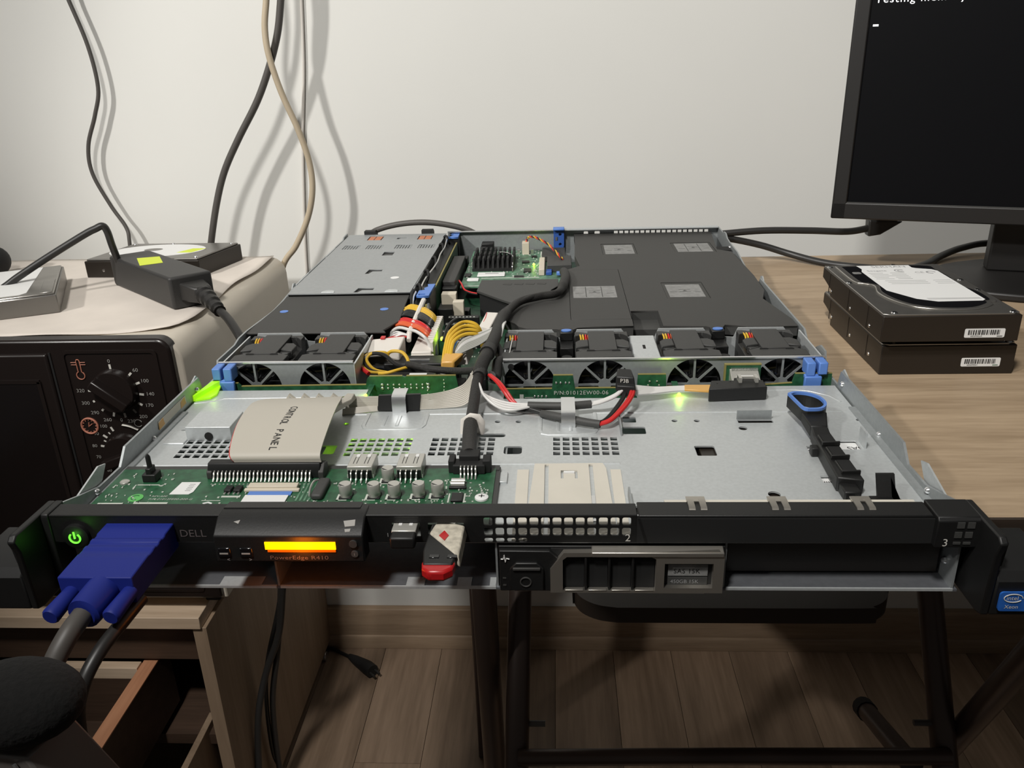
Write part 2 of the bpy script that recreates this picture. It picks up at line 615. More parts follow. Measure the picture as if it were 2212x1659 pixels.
holes += [rect(-18, -1.5, 111.6, 116.4, 2.2), rect(-1.5, 9.0, 89.5, 99.5, 2), rect(70.0, 78.0, 131.0, 139.0, 1), rect(68.5, 82.5, 114.8, 124.8, 1.2),
          rect(107.8, 119.2, 86.5, 98.8, 1.2), rect(-109.5, -100.5, 90.5, 101.5, 1.2), rect(189.0, 201.0, 93.5, 105.0, 0.8),
          rect(171.0, 180.0, 89.0, 98.0, 0.8), rect(168.5, 178.0, 55.5, 63.0, 0.8), rect(139.5, 160.5, 129.5, 134.0, 0.5),
          rect(-205.0, -199.0, 121.0, 124.5, 1.5), rect(58.5, 63.5, 29.5, 33.5, 0.4), rect(66.5, 78.0, 24.0, 32.0, 2.0)]
outline = [(-214.5, 0.3), (214.5, 0.3), (214.5, 187), (160, 187), (160, 183), (82, 183), (82, 169), (-6, 169), (-6, 183), (-34, 183), (-34, 169), (-100, 169), (-100, 187), (-214.5, 187)]
cover = plate('bay_cover', outline, holes, 1.0, FLAT(0, 0, 27.0), 'galv', ch)


def bead(pts, r=1.5, m='galv', nm='stamped_bead'):
    return MB().sweep([(x, y, 27.2) for x, y in pts], r, 8, flat=(1.0, 0.62)).build(nm, m, cover)


bead([(-207, 77.8), (64, 78.2)], 1.5)
bead([(-100, 146), (-92, 146)], 1.4)
bead([(-53, 146), (18, 146)], 1.4)
bead([(52, 146), (206, 146)], 1.4)
bead([(-214, 166), (-201, 169.5), (-196, 173.5), (-150, 174.5), (-104, 174.5)], 1.3)
for xa, xb, y0, y1 in ((-91, -53, 124, 147), (19, 53, 115, 146)):
    bead([(xa, y1), (xa, y0 + 5), (xa + 1.4, y0 + 1.4), (xa + 5, y0), (xb - 5, y0), (xb - 1.4, y0 + 1.4), (xb, y0 + 5), (xb, y1)], 1.6)
    for q in (0.32, 0.55):
        xm = xa + (xb - xa) * q
        bead([(xm, y0 + 4), (xm, y1 - 4)], 1.3)
bead([(165, 180), (185, 181), (196, 178), (206, 170), (210, 160)], 1.1)
# cable clips bent up from the plate
for cx, y0, z1, ww, dy in ((-71.5, 147, 39.5, 9.0, 13), (36.2, 124, 37.5, 8.6, 24)):
    b = MB()
    prof = [(y0, 27), (y0, z1 - 3), (y0 + 1.5, z1 - 0.6), (y0 + 4, z1), (y0 + dy, z1), (y0 + dy, z1 - 1), (y0 + 4.4, z1 - 1), (y0 + 2.2, z1 - 1.8), (y0 + 1, z1 - 4), (y0 + 1, 27)]
    b.prism(prof, 'x', cx - ww / 2, cx + ww / 2).build('cable_clip', 'steel', cover)
b = MB().sweep([(-17, 117, 27), (-16.4, 117, 35), (-18, 117, 38), (-22, 117, 38.5), (-26, 117, 36), (-26.6, 117, 27)], 2.6, 8, flat=(0.4, 1.0))
b.build('cable_hook', 'white', cover)['label'] = 'white plastic cable hook'
# raised bracket at the left
b = MB().box(-195, -167, 109, 132, 27.4, 36.5).box(-208, -195, 104, 122, 27.4, 28.3)
b.build('raised_bracket', 'galv', cover, 0.6)
MB().sweep([(-181, 108.6, 30.5), (-181, 109.3, 30.5)], 2.6, 14).build('bracket_hole', 'void', cover)
# tabs standing up at right
bx('plate_tab', 'galv2', cover, 139.2, 160.2, 134.2, 135, 27, 33.5)
bx('plate_tab', 'galv', cover, 202.2, 203.2, 94, 104, 27, 37, 0)
bx('plate_tab', 'galv2', cover, 67, 67.8, 112, 136, 26.5, 33)
bx('plate_tab', 'galv2', cover, 65.4, 66.4, 22, 42, 27, 33)
bx('plate_tab', 'galv', cover, -2.2, 2.5, 55, 66, 27, 28.8, 0.3)
# black corner bracket at front right
b = MB().prism([(12, 27), (12, 30), (44, 29), (46, 38), (43, 27)], 'x', 197, 198.2)
b.prism([(186, 40), (199, 40), (213, 12), (186, 12)], 'z', 27.2, 28.6)
b.prism([(40, 27), (46, 38.5), (44.5, 38.5), (38, 27)], 'x', 190, 199)
b.build('corner_bracket', 'blackpaint', ch)
screw('bracket_screw', ch, (197, 31, 28.6), 2.8, m='copper')
# tan moulded plate behind the lattice
tanp = plate('carrier_guide', [(16.8, 76), (54.5, 76.4), (56, 70), (57.8, 0.4), (13.0, 0.4)],
             [rect(22.4, 24.6, 2.6, 74.6), rect(46.6, 48.8, 2.6, 74.8), [(31.2, 59), (32.6, 59), (32.6, 66.4), (38.8, 66.4), (38.8, 59), (40.2, 59), (40.2, 68), (31.2, 68)]],
             0.9, FLAT(0, 0, 28.1), 'tan', ch)
bx('guide_strip', 'tan', tanp, 7.5, 13.8, 0.4, 70, 27.6, 28.0)
bx('guide_strip', 'tan', tanp, 58.2, 63.8, 0.4, 70, 27.6, 28.0)
bx('guide_tongue', 'paper', tanp, 32.8, 38.6, 64.2, 66.2, 28.2, 29.2)
for yy, hh in ((33, 8), (25.5, 2.4), (20.5, 2.0), (16.5, 1.6)):
    bx('guide_glint', 'steel', tanp, 46.7, 48.7, yy, yy + hh, 27.9, 28.5)
# bay dividers and sides
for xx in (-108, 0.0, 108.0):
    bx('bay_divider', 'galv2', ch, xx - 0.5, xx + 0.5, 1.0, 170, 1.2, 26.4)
prof = [(9, 0), (9, 41.5), (15, 40.5), (28, 36.5), (46, 31.5), (69, 31), (78, 39.5), (182, 39.5), (186, 28.5), (214, 28.5), (218, 40.5), (229, 41), (237, 37), (246, 29), (258, 32), (270, 39.5), (395, 39.5), (413, 39.5),
        (423, 29.5), (452, 29.5), (470, 33), (516, 39.5), (560, 40.5), (572, 41.5), (580, 45), (590, 45), (596, 42.8), (627, 43.2), (627, 0)]
profl = [(9, 0), (9, 41.5), (15, 40.5), (28, 36.5), (46, 31.5), (69, 31), (78, 39.5), (182, 39.5), (186, 28.5), (214, 28.5), (218, 38.5), (252, 38), (262, 40), (280, 40), (345, 36), (368, 36.5), (407, 39), (431, 38), (440, 40), (605, 40), (610, 42.5), (627, 43), (627, 0)]
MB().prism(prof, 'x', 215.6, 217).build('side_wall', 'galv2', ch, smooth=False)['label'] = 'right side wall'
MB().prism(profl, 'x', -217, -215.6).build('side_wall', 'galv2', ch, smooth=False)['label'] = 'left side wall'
for sx in (1, -1):
    for pr in ([(14, 32), (52, 40.5), (59, 38.5), (50, 29), (14, 26)], [(158, 30), (166, 35), (183, 40.5), (186, 37.5), (172, 28)], [(395, 30), (414, 41.5), (420, 40), (424, 29)]):
        MB().prism(pr, 'x', sx * 217.6, sx * 218.6).build('rail_hook', 'galv', ch, smooth=False)
    for yy, zz in ((42, 30.5), (109, 29), (176, 33)):
        MB().sweep([(sx * 215.7, yy, zz), (sx * 214.6, yy, zz), (sx * 213.9, yy, zz)], [1.9, 1.7, 0.9], 10).build('rivet', 'steel', ch)
    MB().prism([(10, 27.2), (150, 27.2), (150, 28.6), (10, 28.6)], 'x', sx * 211.5, sx * 215.6).build('wall_fold', 'galv2', ch)
b = MB().prism([(118, 30.5), (158, 31.5), (158, 36.5), (118, 36)], 'x', -215.7, -215.2)
b.build('worn_tape', 'tan', ch)['label'] = 'peeling tape with amber glue marks on the left wall'
for yy in (121, 153):
    MB().prism([(yy - 4, 31), (yy + 4, 31.5), (yy + 3, 36), (yy - 3, 35)], 'x', -215.3, -215.0).build('glue_mark', 'amber', ch)
for yy, zz in ((552, 36), (500, 30), (480, 30)):
    MB().sweep([(215.7, yy, zz), (214, yy, zz)], [1.8, 1.0], 10).build('rivet', 'steel', ch)
# rear wall
rw_h = grid(97, 36.8, 18, 1, 6.1, 5, 4.4, 3.6) + [rect(62, 67, 36.5, 40.5, 1), rect(74.5, 80.5, 36.5, 40.5, 1)]
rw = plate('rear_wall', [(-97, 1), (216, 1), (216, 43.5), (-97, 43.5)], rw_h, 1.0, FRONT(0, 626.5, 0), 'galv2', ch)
bx('rear_lip', 'steel', ch, -96, 38, 622, 627, 42.6, 43.4)
bx('rear_lip', 'galv', ch, 38, 215, 619, 627.5, 43.2, 44.2)
for xx in (-196, -128):
    MB().prism([(627, 38), (627, 45), (636, 45), (642, 41), (642, 38)], 'x', xx, xx + 13).build('rear_latch', 'blackm', ch)

# ------------------------------------------------------------------ front bezel (steel flange, face plate, lattice)
bx('front_flange', 'blackpaint', ch, -214, 66, -1.2, 9.5, 41.2, 42.6, 0.4)
bx('front_flange', 'blackpaint', ch, 66.6, 199, -1.0, 11.5, 41.0, 42.2, 0.5)
lat = []
for r_ in range(3):
    for c_ in range(13):
        x0 = -5.2 + c_ * 5.36
        z1 = 41.2 - r_ * 5.55
        if r_ == 2 and c_ > 3:
            continue
        lat.append(rect(x0, x0 + 4.1, z1 - (4.2 if r_ < 2 else 2.4), z1, 0.9))
port = [rect(-48.6, -35.2, 30.6, 38.4, 0.4), rect(-31.5, -14.5, 30.6, 38.4, 0.4)]
plate('front_face', [(-215, 27.8), (200, 27.8), (200, 41.6), (-215, 41.6)], lat + port, 1.0, FRONT(0, -0.6, 0), 'blackpaint', ch)
bx('face_strip', 'blackm', ch, 66, 199.5, -1.6, -1.0, 28, 40.8, 0)
MB().prism([(66, 41.2), (67.2, 41.2), (71, 28), (69.8, 28)], 'y', -1.8, -1.2).build('face_seam', 'black', ch)
text('printed_number', '2', 5.5, FRONT(60.5, -1.3, 30.2), 'mark', ch)
text('printed_number', '3', 5.5, FRONT(202.5, -5.3, 30.4), 'mark', ch)
text('printed_brand', 'DELL', 5.6, FRONT(-151.5, -1.3, 32.4), 'dimprint', ch, sx=1.05)
# power button
pb = MB().sweep([(-202, -1.1, 31.6), (-202, -3.2, 31.6), (-202, -3.6, 31.6)], [6.4, 6.4, 5.6], 24).build('power_button', 'black', ch)
b = MB()
b.sweep([(-202 + 2.6 * math.cos(a), -3.8, 31.4 + 2.6 * math.sin(a)) for a in [rad(130 + 280 * k / 16 + 0) for k in range(17)]], 0.45, 6)
b.sweep([(-202, -3.8, 31.2), (-202, -3.8, 34.8)], 0.5, 6)
b.build('power_symbol', 'pwr', pb)['label'] = 'glowing green power symbol'
glow('power_button_light', (-202, -7, 33), 0.0009, (0.2, 1.0, 0.08))
# three spring clips folded over the right flange
for cx in (94.5, 132.5, 171.0):
    b = MB()
    for dx in ((-4.2, -1.2), (1.2, 4.2)):
        b.prism([(13.5, 28.0), (14.2, 41.5), (12.5, 43.2), (5.0, 43.0), (3.6, 42.0), (3.6, 41.4), (5.0, 42.3), (12.3, 42.5), (13.3, 41.2), (12.7, 28)], 'x', cx + dx[0], cx + dx[1])
    b.box(cx - 4.4, cx + 4.4, 10.5, 15.0, 42.4, 43.0)
    b.build('spring_clip', 'handle', ch)['label'] = 'pale folded spring clip on the black flange'
bx('guide_rail_strip', 'tan', ch, 80, 196, 11.6, 14.5, 34, 41.4)
# rack ears
for sx in (1, -1):
    b = MB()
    b.prism([(12, 43.2), (-3.5, 43.2), (-5, 41.5), (-5, 27.8), (12, 27.8)], 'x', sx * 199.5 if sx > 0 else -217.2, sx * 218.5)
    if sx < 0:
        b = MB().prism([(12, 43.2), (-1.5, 43.2), (-2.2, 41.5), (-2.2, 1.2), (12, 1.2)], 'x', -217.6, -214)
    ear = b.build('rack_ear', 'black', ch, 0.5)
    ear['label'] = ('right' if sx > 0 else 'left') + ' black rack ear'
    c = MB().prism([(12, 43.2), (-20, 43.6), (-23, 41), (-20.5, 34), (-19.5, 2.0), (-15, 0.5), (12, 0.5)], 'x', sx * 217.8, sx * 221.4)
    c.build('ear_side_plate', 'black', ear, 0.8)
    c = MB().prism([(12, 28), (-2, 28), (-17, 24), (-20, 20), (-19.5, 2.0), (-15, 0.5), (12, 0.5)], 'x', sx * 221.4, sx * 246)
    c.build('ear_latch', 'black', ear, 1.0, seg=3)
    MB().prism([(-15.5, 40), (-18.5, 39), (-17, 26), (-14, 27)], 'x', sx * 221.2, sx * 224).build('thumb_pad', 'black', ear, 0.5)
plt = MB()
for cx_, cz_ in ((209.5, 39.6), (214, 39.6), (209, 34.6), (213.6, 34.6), (209, 30.3), (213.4, 30.3)):
    plt.box(cx_ - 1.6, cx_ + 1.6, -5.4, -5.0, cz_ - (1.5 if cz_ > 32 else 0.6), cz_ + (1.5 if cz_ > 32 else 0.6))
plt.build('ear_window', 'shroud2', ch)['label'] = 'small lattice openings in the right ear'
bx('bay_divider', 'galv2', ch, -50.5, -49.7, 83.4, 170, 1.2, 26.4)  # added baffle, keeps the green glow from the next vent grid
bx('glow_baffle', 'galv2', ch, -215, -0.6, 82.5, 83.3, 1.2, 26.4)  # added sheet that hides the green-lit pan from the front
# right bay opening: raw steel lip and side
bx('bay_side', 'galv2', ch, 213.6, 214.6, 0.4, 60, 1.2, 26.5)
bx('bay_lip', 'galv', ch, -107, -0.8, 0.0, 1.0, 0.3, 1.6)
bx('bay_lip', 'galv', ch, -216, -109, 0.0, 1.0, 0.3, 1.6)
bx('bay_lip', 'galv', ch, 109, 214.5, 0.0, 1.0, 0.3, 1.6)
for a, b_ in ((-138, -117), (-45, -36), (-20, -13), (-4, -1)):
    bx('lip_window', 'galv', ch, a, b_, 1.2, 8, 1.0, 1.5)
screw('bay_screw', ch, (213.5, 10, 11), 2.0, (-1, 0, 0))

# ------------------------------------------------------------------ fan bracket (part of the chassis)
fx = [-186, -136, 10, 63, 125, 185]


def fan_holes(xs_):
    out = []
    for c in xs_:
        out.append(circ(c, 21, 19.2, 40))
    return out


for xa, xb, cs, lab in ((-211, -114, fx[:2], 'left'), (-8, 213, fx[2:], 'right')):
    # quarter openings between spokes: build hole as four sectors
    hs = []
    for c in cs:
        for a0 in (45, 90, 135, -45, -135, 180 + 90, 0, 180):
            pass
        rr, ri, g_ = 18.6, 4.5, 0.75
        for k in range(8):
            a1, a2 = rad(45 * k), rad(45 * (k + 1))
            pts = []
            off = lambda r_, a, s_: (c + r_ * math.cos(a) - s_ * g_ * math.sin(a), 21 + r_ * math.sin(a) + s_ * g_ * math.cos(a))
            pts.append(off(ri, a1, 1))
            for q in range(9):
                a = a1 + (a2 - a1) * q / 8
                if q == 0:
                    pts.append(off(rr, a1, 1))
                elif q == 8:
                    pts.append(off(rr, a2, -1))
                else:
                    pts.append((c + rr * math.cos(a), 21 + rr * math.sin(a)))
            pts.append(off(ri, a2, -1))
            hs.append(pts)
    pl = plate('fan_grille', [(xa, 1.5), (xb, 1.5), (xb, 40), (xa, 40)], hs, 0.9, FRONT(0, 208, 0), 'galv2', ch)
    pl['label'] = lab + ' fan grille plate with round openings and spokes'
    bx('bracket_flange', 'steel', ch, xa, xb - (0 if lab == 'right' else 0), 206.4, 208.6, 39.9, 41.0)
    # rear strip of the bracket with humps over the fans
    b = MB()
    pr = [(xa + 2, 2)]
    for c in cs:
        pr += [(c - 21, 33), (c - 18, 40.5), (c + 16, 40.5), (c + 21, 34)]
    pr += [(xb - 2, 2)]
    b.prism(pr[::-1], 'y', 271, 272).build('bracket_rear', 'galv', ch)
    for xx in (xa, xb):
        bx('bracket_end', 'galv', ch, xx - 0.6, xx + 0.6, 207.6, 272, 2, 38)
bx('bracket_gap_plate', 'galv', ch, 84.5, 103.5, 212, 268, 26, 36.5, 1.0)
bx('bracket_slot', 'void', ch, 92.5, 94.5, 238, 246, 36.4, 36.6)
MB().sweep([(-2.6, 207.4, 35.4), (-2.6, 206.9, 35.4)], 2.2, 14).build('bracket_hole', 'void', ch)
MB().sweep([(-6, 212, 30), (-5, 214, 38), (-4, 240, 40), (-4, 262, 38)], 0.9, 8).build('bracket_wire', 'chrome', ch)
for xx in (37, 151.5):
    pad = MB().prism([(xx - 5, 33), (xx + 5, 33), (xx + 5, 40), (xx - 5, 40)], 'y', 266, 276).build('release_pad', 'black', ch, 0.8)
    MB().sweep([(xx, 269.5, 40.1), (xx, 269.5, 40.9)], 3.4, 18, flat=(1.15, 0.8)).build('touch_point', 'blue', pad)['label'] = 'blue oval touch point'
    b = MB().cyl((xx, 240, 4), (xx, 240, 30), 4.2, n=14).box(xx - 5, xx + 5, 250, 268, 4, 33)
    b.build('latch_post', 'black', ch, 0.5)

# ------------------------------------------------------------------ lower fold of the mainboard (things inside the chassis)
mbo = thing('mainboard', 'dark green mainboard lying in the chassis behind the fans', 'circuit board', (0, 420, 3))
bx('board', 'pcbdk', mbo, -97, 213, 214, 624, 3.0, 4.8)
for k in range(4):
    bx('memory_socket', 'black', mbo, -70 + k * 0.5, -42 + k * 0.5, 318 + k * 20, 325 + k * 20, 4.8, 17.0, 0.4)
    b = MB()
    for q in range(8):
        b.box(-68 + q * 3.2, -66.6 + q * 3.2, 319 + k * 20, 320 + k * 20, 17.0, 17.5)
    b.build('socket_pins', 'silk', mbo)
bx('slot_connector', 'bluedk', mbo, -66, -50, 296, 303, 4.8, 24, 0.4)['label'] = 'deep blue connector'
for (a, b_, c, d, h) in ((-40, -28, 330, 340, 12), (-38, -30, 350, 362, 9), (-74, -60, 262, 280, 18), (-60, -38, 216, 236, 16), (-92, -64, 216, 226, 17), (-36, -22, 222, 240, 20), (-80, -66, 395, 415, 20), (-62, -52, 408, 420, 14)):
    bx('board_component', 'black', mbo, a, b_, c, d, 4.8, h, 0.5)
bx('power_socket', 'cream', mbo, -78, -64, 410, 420, 4.8, 30, 0.5)
bx('power_socket', 'cream', mbo, -66, -56, 398, 406, 4.8, 26, 0.5)
b = MB()
for q in range(60):
    xx, yy = random.uniform(-52, -24), random.uniform(290, 400)
    b.box(xx, xx + random.uniform(0.8, 2), yy, yy + random.uniform(0.8, 2), 4.8, 5.6)
b.build('chip_components', 'silk', mbo)['kind'] = 'stuff'
MB().box(-75.5, -63, 205, 213, 24, 29).box(-75, -64, 204.8, 205, 24.5, 28.5).build('white_label', 'paper', mbo)
b = MB()
for q in range(8):
    b.box(-74 + q * 1.3, -73.3 + q * 1.3, 204.6, 204.8, 25, 28)
b.build('label_bars', 'ink', mbo)
bx('steel_bar', 'steel', mbo, -54.5, -44.5, 214, 216, 29.5, 31)
bx('steel_bar', 'steel', mbo, -54.5, -44.5, 208, 209, 28.5, 30)
bx('steel_bar', 'steel', mbo, -82, -66, 246, 247, 26, 27)
bx('dark_tray', 'black', mbo, -100, -44, 240, 258, 5, 26, 1)
bx('dark_tray', 'black', mbo, -98, -58, 206, 226, 5, 25, 1)
bx('tape_tab', 'paper', mbo, -96, -90, 213, 216, 25, 26)

# raid card on the riser
rc = thing('controller_card', 'pale green controller card with a black finned heatsink by the rear wall', 'circuit board', (-25, 545, 20))
bx('board', 'pcb2', rc, -67, 36, 470, 622, 18.5, 20.2)
MB().box(-60, -16, 528, 590, 20.2, 23).build('heatsink', 'blackm', rc)
hsp = [c for c in rc.children if c.name.startswith('heatsink')][0]
for k in range(9):
    for r_ in range(3):
        MB().prism([(529 + r_ * 20, 23), (546 + r_ * 20, 23), (544 + r_ * 20, 33.5), (531 + r_ * 20, 33.5)], 'x', -59.6 + k * 5.2, -57.4 + k * 5.2).build('heatsink_fin', 'blackm', hsp)
MB().tube([(-30, 560, 30), (-32, 556, 34), (-22, 545, 35.5), (-17, 540, 33), (-17, 527, 27), (-17, 524, 21)], 0.8, 8).build('retaining_spring', 'chrome', rc)
bx('label', 'paper', rc, -53, -24, 505, 520, 20.4, 21.6, 0.8)['label'] = 'white label'
lbl = [c for c in rc.children if c.name.startswith('label')][0]
MB().box(-45, -31, 513.5, 515.5, 21.6, 21.75).build('label_print', 'inkgrey', lbl)
bx('white_chip', 'paper', rc, -62, -50, 488, 497, 20.2, 22, 0.5)
bx('silk_stripe', 'silk', rc, -48, 12, 499.5, 501, 20.2, 20.6)
bx('edge_stripe', 'silk', rc, -66, 12, 470.2, 471.4, 19.8, 20.5)
MB().box(-56, -42, 604, 618, 20.2, 33).box(-57, -50, 600, 610, 20, 30).build('black_capacitor_block', 'black', rc, 0.8)
cr = MB().box(11.5, 17.5, 507, 560, 20.2, 27).build('side_connector', 'cream', rc, 0.6)
bx('blue_tab', 'bluedk', rc, 19, 25, 508, 520, 20.2, 24, 0.5)
bx('blue_tab', 'blue', rc, 30, 38, 500, 507, 22, 25, 0.5)
bx('fan_header', 'cream', rc, -9, -1, 600, 612, 20.2, 34, 0.4)
b = MB()
for q in range(150):
    xx, yy = random.uniform(-66, 12), random.uniform(500, 620)
    if -61 < xx < -15 and 526 < yy < 592:
        continue
    b.box(xx, xx + random.uniform(0.6, 1.8), yy, yy + random.uniform(0.8, 2.5), 20.2, 20.9)
b.build('chip_components', 'silk', rc)['kind'] = 'stuff'
b = MB()
for (x, y, sx_, sy_) in ((-66, 505, 6, 12), (-8, 560, 8, 8), (-5, 520, 8, 14), (2, 585, 6, 6), (-64, 600, 5, 8), (-14, 500, 10, 5)):
    b.box(x, x + sx_, y, y + sy_, 20.2, 21.6)
b.build('chips', 'black', rc)
for q in range(5):
    bx('header_pin', 'solder', rc, -20 + q * 5.2, -17 + q * 5.2, 604, 607, 20.2, 25)
bx('port_block', 'shroud', rc, 14, 40, 565, 605, 20.2, 27, 0.6)
bx('port_block', 'shroud2', rc, 20, 46, 520, 562, 20.2, 28, 0.6)
bx('port_label', 'silk', rc, 12.4, 13.8, 570, 586, 22, 27)
led = MB().ball((5.5, 548, 22), 1.3, 8, 6).build('status_led', 'led', rc)
glow('controller_led_light', (6, 546, 27), 0.0016, (0.6, 1.0, 0.05))

ri = thing('riser_card', 'upright riser board with khaki top edge and a long black slot', 'circuit board', (-84, 485, 5))
bx('board', 'pcb', ri, -84.6, -83.2, 372, 600, 5, 35.6)
bx('board_edge', 'pcbedge', ri, -84.7, -83.1, 420, 600, 35.5, 36.1)
bx('slot', 'shroud', ri, -83, -70, 455, 560, 15, 30, 0.8)
bx('slot_end', 'black', ri, -82, -68, 444, 456, 12, 26, 0.8)
bx('slot_end', 'black', ri, -82, -68, 560, 574, 12, 27, 0.8)
MB().box(-86, -82, 362, 366, 5, 34).build('board_edge', 'pcbedge', ri)
MB().sweep([(-83, 363, 31), (-83, 363, 35.5)], [2.2, 1.0], 10).build('edge_pin', 'steel', ri)

cg = thing('riser_cage', 'black riser cage with blue latch plates and bent wire beside the silver power supply', 'bracket', (-92, 500, 2))
bx('cage_wall', 'black', cg, -97.5, -86.5, 345, 622, 3, 33.5, 0.5)
for (x0, x1, y0, y1, z) in ((-94.5, -82.5, 370, 409, 39.5), (-94.5, -82.5, 604, 634, 40.5)):
    m4 = FLAT(0, 0, z)
    plate('blue_latch', [(x0, y0), (x1 - 1, y0), (x1, y1), (x0 + 5, y1 - 1), (x0 + 6.5, y1 - 9), (x0 + 3.5, y1 - 14), (x0 + 5, y1 - 20), (x0, y1 - 22)] if y0 < 500 else
          [(x0 + 1, y0), (x1, y0), (x1, y1), (x0 + 1, y1), (x0 + 1, y1 - 8), (x0 + 6, y0 + 13), (x0 + 5, y0 + 8)], [rect(x0 + 1.4, x0 + 7.4, y0 + 2.5, y0 + 6.5, 0.6)] if y0 < 500 else [rect(x0 + 4, x0 + 9, y1 - 7, y1 - 4)], 2.0, m4, 'blue', cg)
    bx('latch_body', 'black', cg, x0, x1, y0 + 1, y1 - 1, 6, z - 1.2, 0.3)
MB().tube([(-96, 396, 30), (-95.5, 404, 38), (-95, 440, 39.5), (-92.5, 470, 40), (-92, 500, 40), (-93.5, 530, 39.5), (-92.5, 560, 40), (-94, 590, 41), (-95, 612, 41)], 0.9, 8).build('cage_wire', 'chrome', cg)
for yy in (395, 446, 500, 560, 600):
    MB().tube([(-99, yy + 6, 40.5), (-97, yy + 4, 43), (-94.5, yy, 42.5), (-94, yy - 4, 38), (-95.5, yy - 6, 34)], 1.3, 8).build('wire_hook', 'blackm', cg)
MB().tube([(-96.5, 380, 41), (-96.5, 366, 40), (-95, 352, 34), (-93, 346, 28)], 1.1, 8).build('cage_wire', 'chrome', cg)
MB().tube([(-99.5, 384, 42), (-98.5, 370, 42), (-97, 358, 38), (-96, 350, 33)], 1.2, 8).build('cage_wire', 'blackm', cg)

bl = thing('rear_latch_clip', 'deep blue slotted latch clip on the rear wall', 'latch', (33, 621, 25))
plate('latch_plate', [(27, 22), (38, 22), (39, 26), (39, 45), (27, 45)], [circ(34.5, 39, 1.8), circ(34.5, 27.5, 1.8), rect(29, 32, 31, 36, 0.4)], 3.0, FRONT(0, 620.5, 0), 'bluedk', bl)
bx('latch_top', 'blue', bl, 26.5, 39.5, 615, 626, 44, 46.5, 0.8)

# ------------------------------------------------------------------ power supply and shrouds
ps = thing('power_supply', 'silver steel power supply box in the rear left of the chassis', 'power supply', (-156, 503, 2))
hl = [rect(x, x + 18.0, 553, 571) for x in (-205.5, -179.5, -147.5, -122)]
hl += [rect(-187, -170, 597, 617), rect(-129, -112.5, 597, 617), [(-153, 601), (-150, 601), (-149, 604.5), (-142, 604.5), (-142, 607.5), (-153, 607.5)],
       rect(-155, -143.5, 522, 538), [(-157, 447), (-153, 447), (-151, 456), (-142, 456), (-142, 463), (-156, 463)], [(-153.5, 382), (-149.5, 382), (-147, 389), (-137, 389), (-137, 396), (-152, 396)]]
top = plate('case_top', [(-213, 379.5), (-101.5, 379.5), (-98.5, 627), (-213.5, 627)], hl, 1.0, FLAT(0, 0, 40.6), 'psu', ps)
bx('case_body', 'shroud2', ps, -212.8, -99.5, 382, 626, 2.0, 39.6)
bx('case_side', 'psu', ps, -213.6, -212.8, 380, 627, 2, 40.4)
bx('case_side', 'psu', ps, -101.0, -100.0, 382, 600, 2, 40.4)
for x in (-187, -129):
    o = bx('orange_tag', 'copper', ps, x + 1.2, x + 15.5, 597.5, 616.5, 39, 40.9)
    bx('tag_seam', 'ink', o, x + 7.6, x + 8.4, 597.3, 616.7, 40.9, 41.0)
for x in (-205.5, -179.5, -147.5, -122):
    for k in range(6):
        bx('vent_slat', 'galv2', ps, x + 0.3 + k * 3, x + 2.4 + k * 3, 553, 571, 39.2, 40.6)
MB().sweep([(-124.4, 430.7, 41.1), (-124.4, 430.7, 41.3)], 4.2, 20, flat=(1, 0.95)).build('pale_dot', 'paper', ps)
for x in (-177.1, -119):
    MB().prism([(x - 6, 382), (x + 6, 382), (x + 5.4, 386.5), (x + 3, 389), (x - 3, 389), (x - 5.4, 386.5)], 'z', 41.0, 41.6).build('pressed_tab', 'galv', ps, 0.3)
for a in ((-214.2, 410, 452), (-214.2, 520, 560)):
    bx('case_flange', 'galv', ps, a[0] - 0.6, a[0] + 0.4, a[1], a[2], 36, 41.4)

pc = thing('power_supply_cover', 'charcoal plastic cover with two blue dots between power supply and left fans', 'cover', (-158, 330, 10))
b = MB().prism([(-213.5, 379), (-101.8, 379), (-100.5, 345), (-98, 304), (-107, 281), (-104, 276), (-216, 277), (-215.3, 300), (-213.2, 338)], 'z', 37.4, 39)
b.build('cover_top', 'shroud', pc, 0.5)
b = MB().box(-213, -104, 300, 378, 6, 37.3)
b.build('cover_body', 'shroud2', pc)
for x, y in ((-202.3, 333), (-116.6, 336)):
    MB().sweep([(x, y, 39), (x, y, 39.25)], 3.6, 20).build('blue_dot', 'blue', pc)

# big air duct
ad = thing('air_duct', 'large charcoal plastic air duct over the right rear of the chassis', 'air duct', (110, 450, 5))
out = [(50.5, 625), (51, 600), (49, 520), (53, 476), (40, 462), (40, 420), (36, 398), (20, 378), (4, 362), (-6, 350), (-4, 344), (-12, 336), (-10, 330), (-15, 318), (-13, 306), (-4, 296), (0, 287), (6, 282), (30, 280), (33, 278),
       (42, 278), (46, 283), (60, 285), (89.5, 286), (90.5, 324.5), (113, 324.5), (112.6, 285), (145, 283), (149, 279), (157, 279), (160, 286), (168, 284), (176, 281), (214.4, 281), (214.4, 300), (205, 355), (212, 380), (214, 430), (212, 525), (199, 536), (207.5, 624)]
recs = [(78.5, 114.5, 520, 570, 81.5, 112, 524, 565), (154, 197, 525, 570, 157.5, 194, 528.5, 566.5), (125, 162, 358, 410, 128, 158.5, 363.5, 403)]
dt = plate('duct_top', out, [rect(r_[0], r_[1], r_[2], r_[3], 1) for r_ in recs] + [rect(40.9, 90, 303, 460, 0.5)], 1.6, FLAT(0, 0, 37.2), 'shroud', ad)
MB().prism([(41.3, 303.4), (89.6, 303.4), (89.6, 459.6), (41.3, 459.6)], 'z', 36.2, 38.1).build('duct_panel', 'shroud', ad, 0.2)
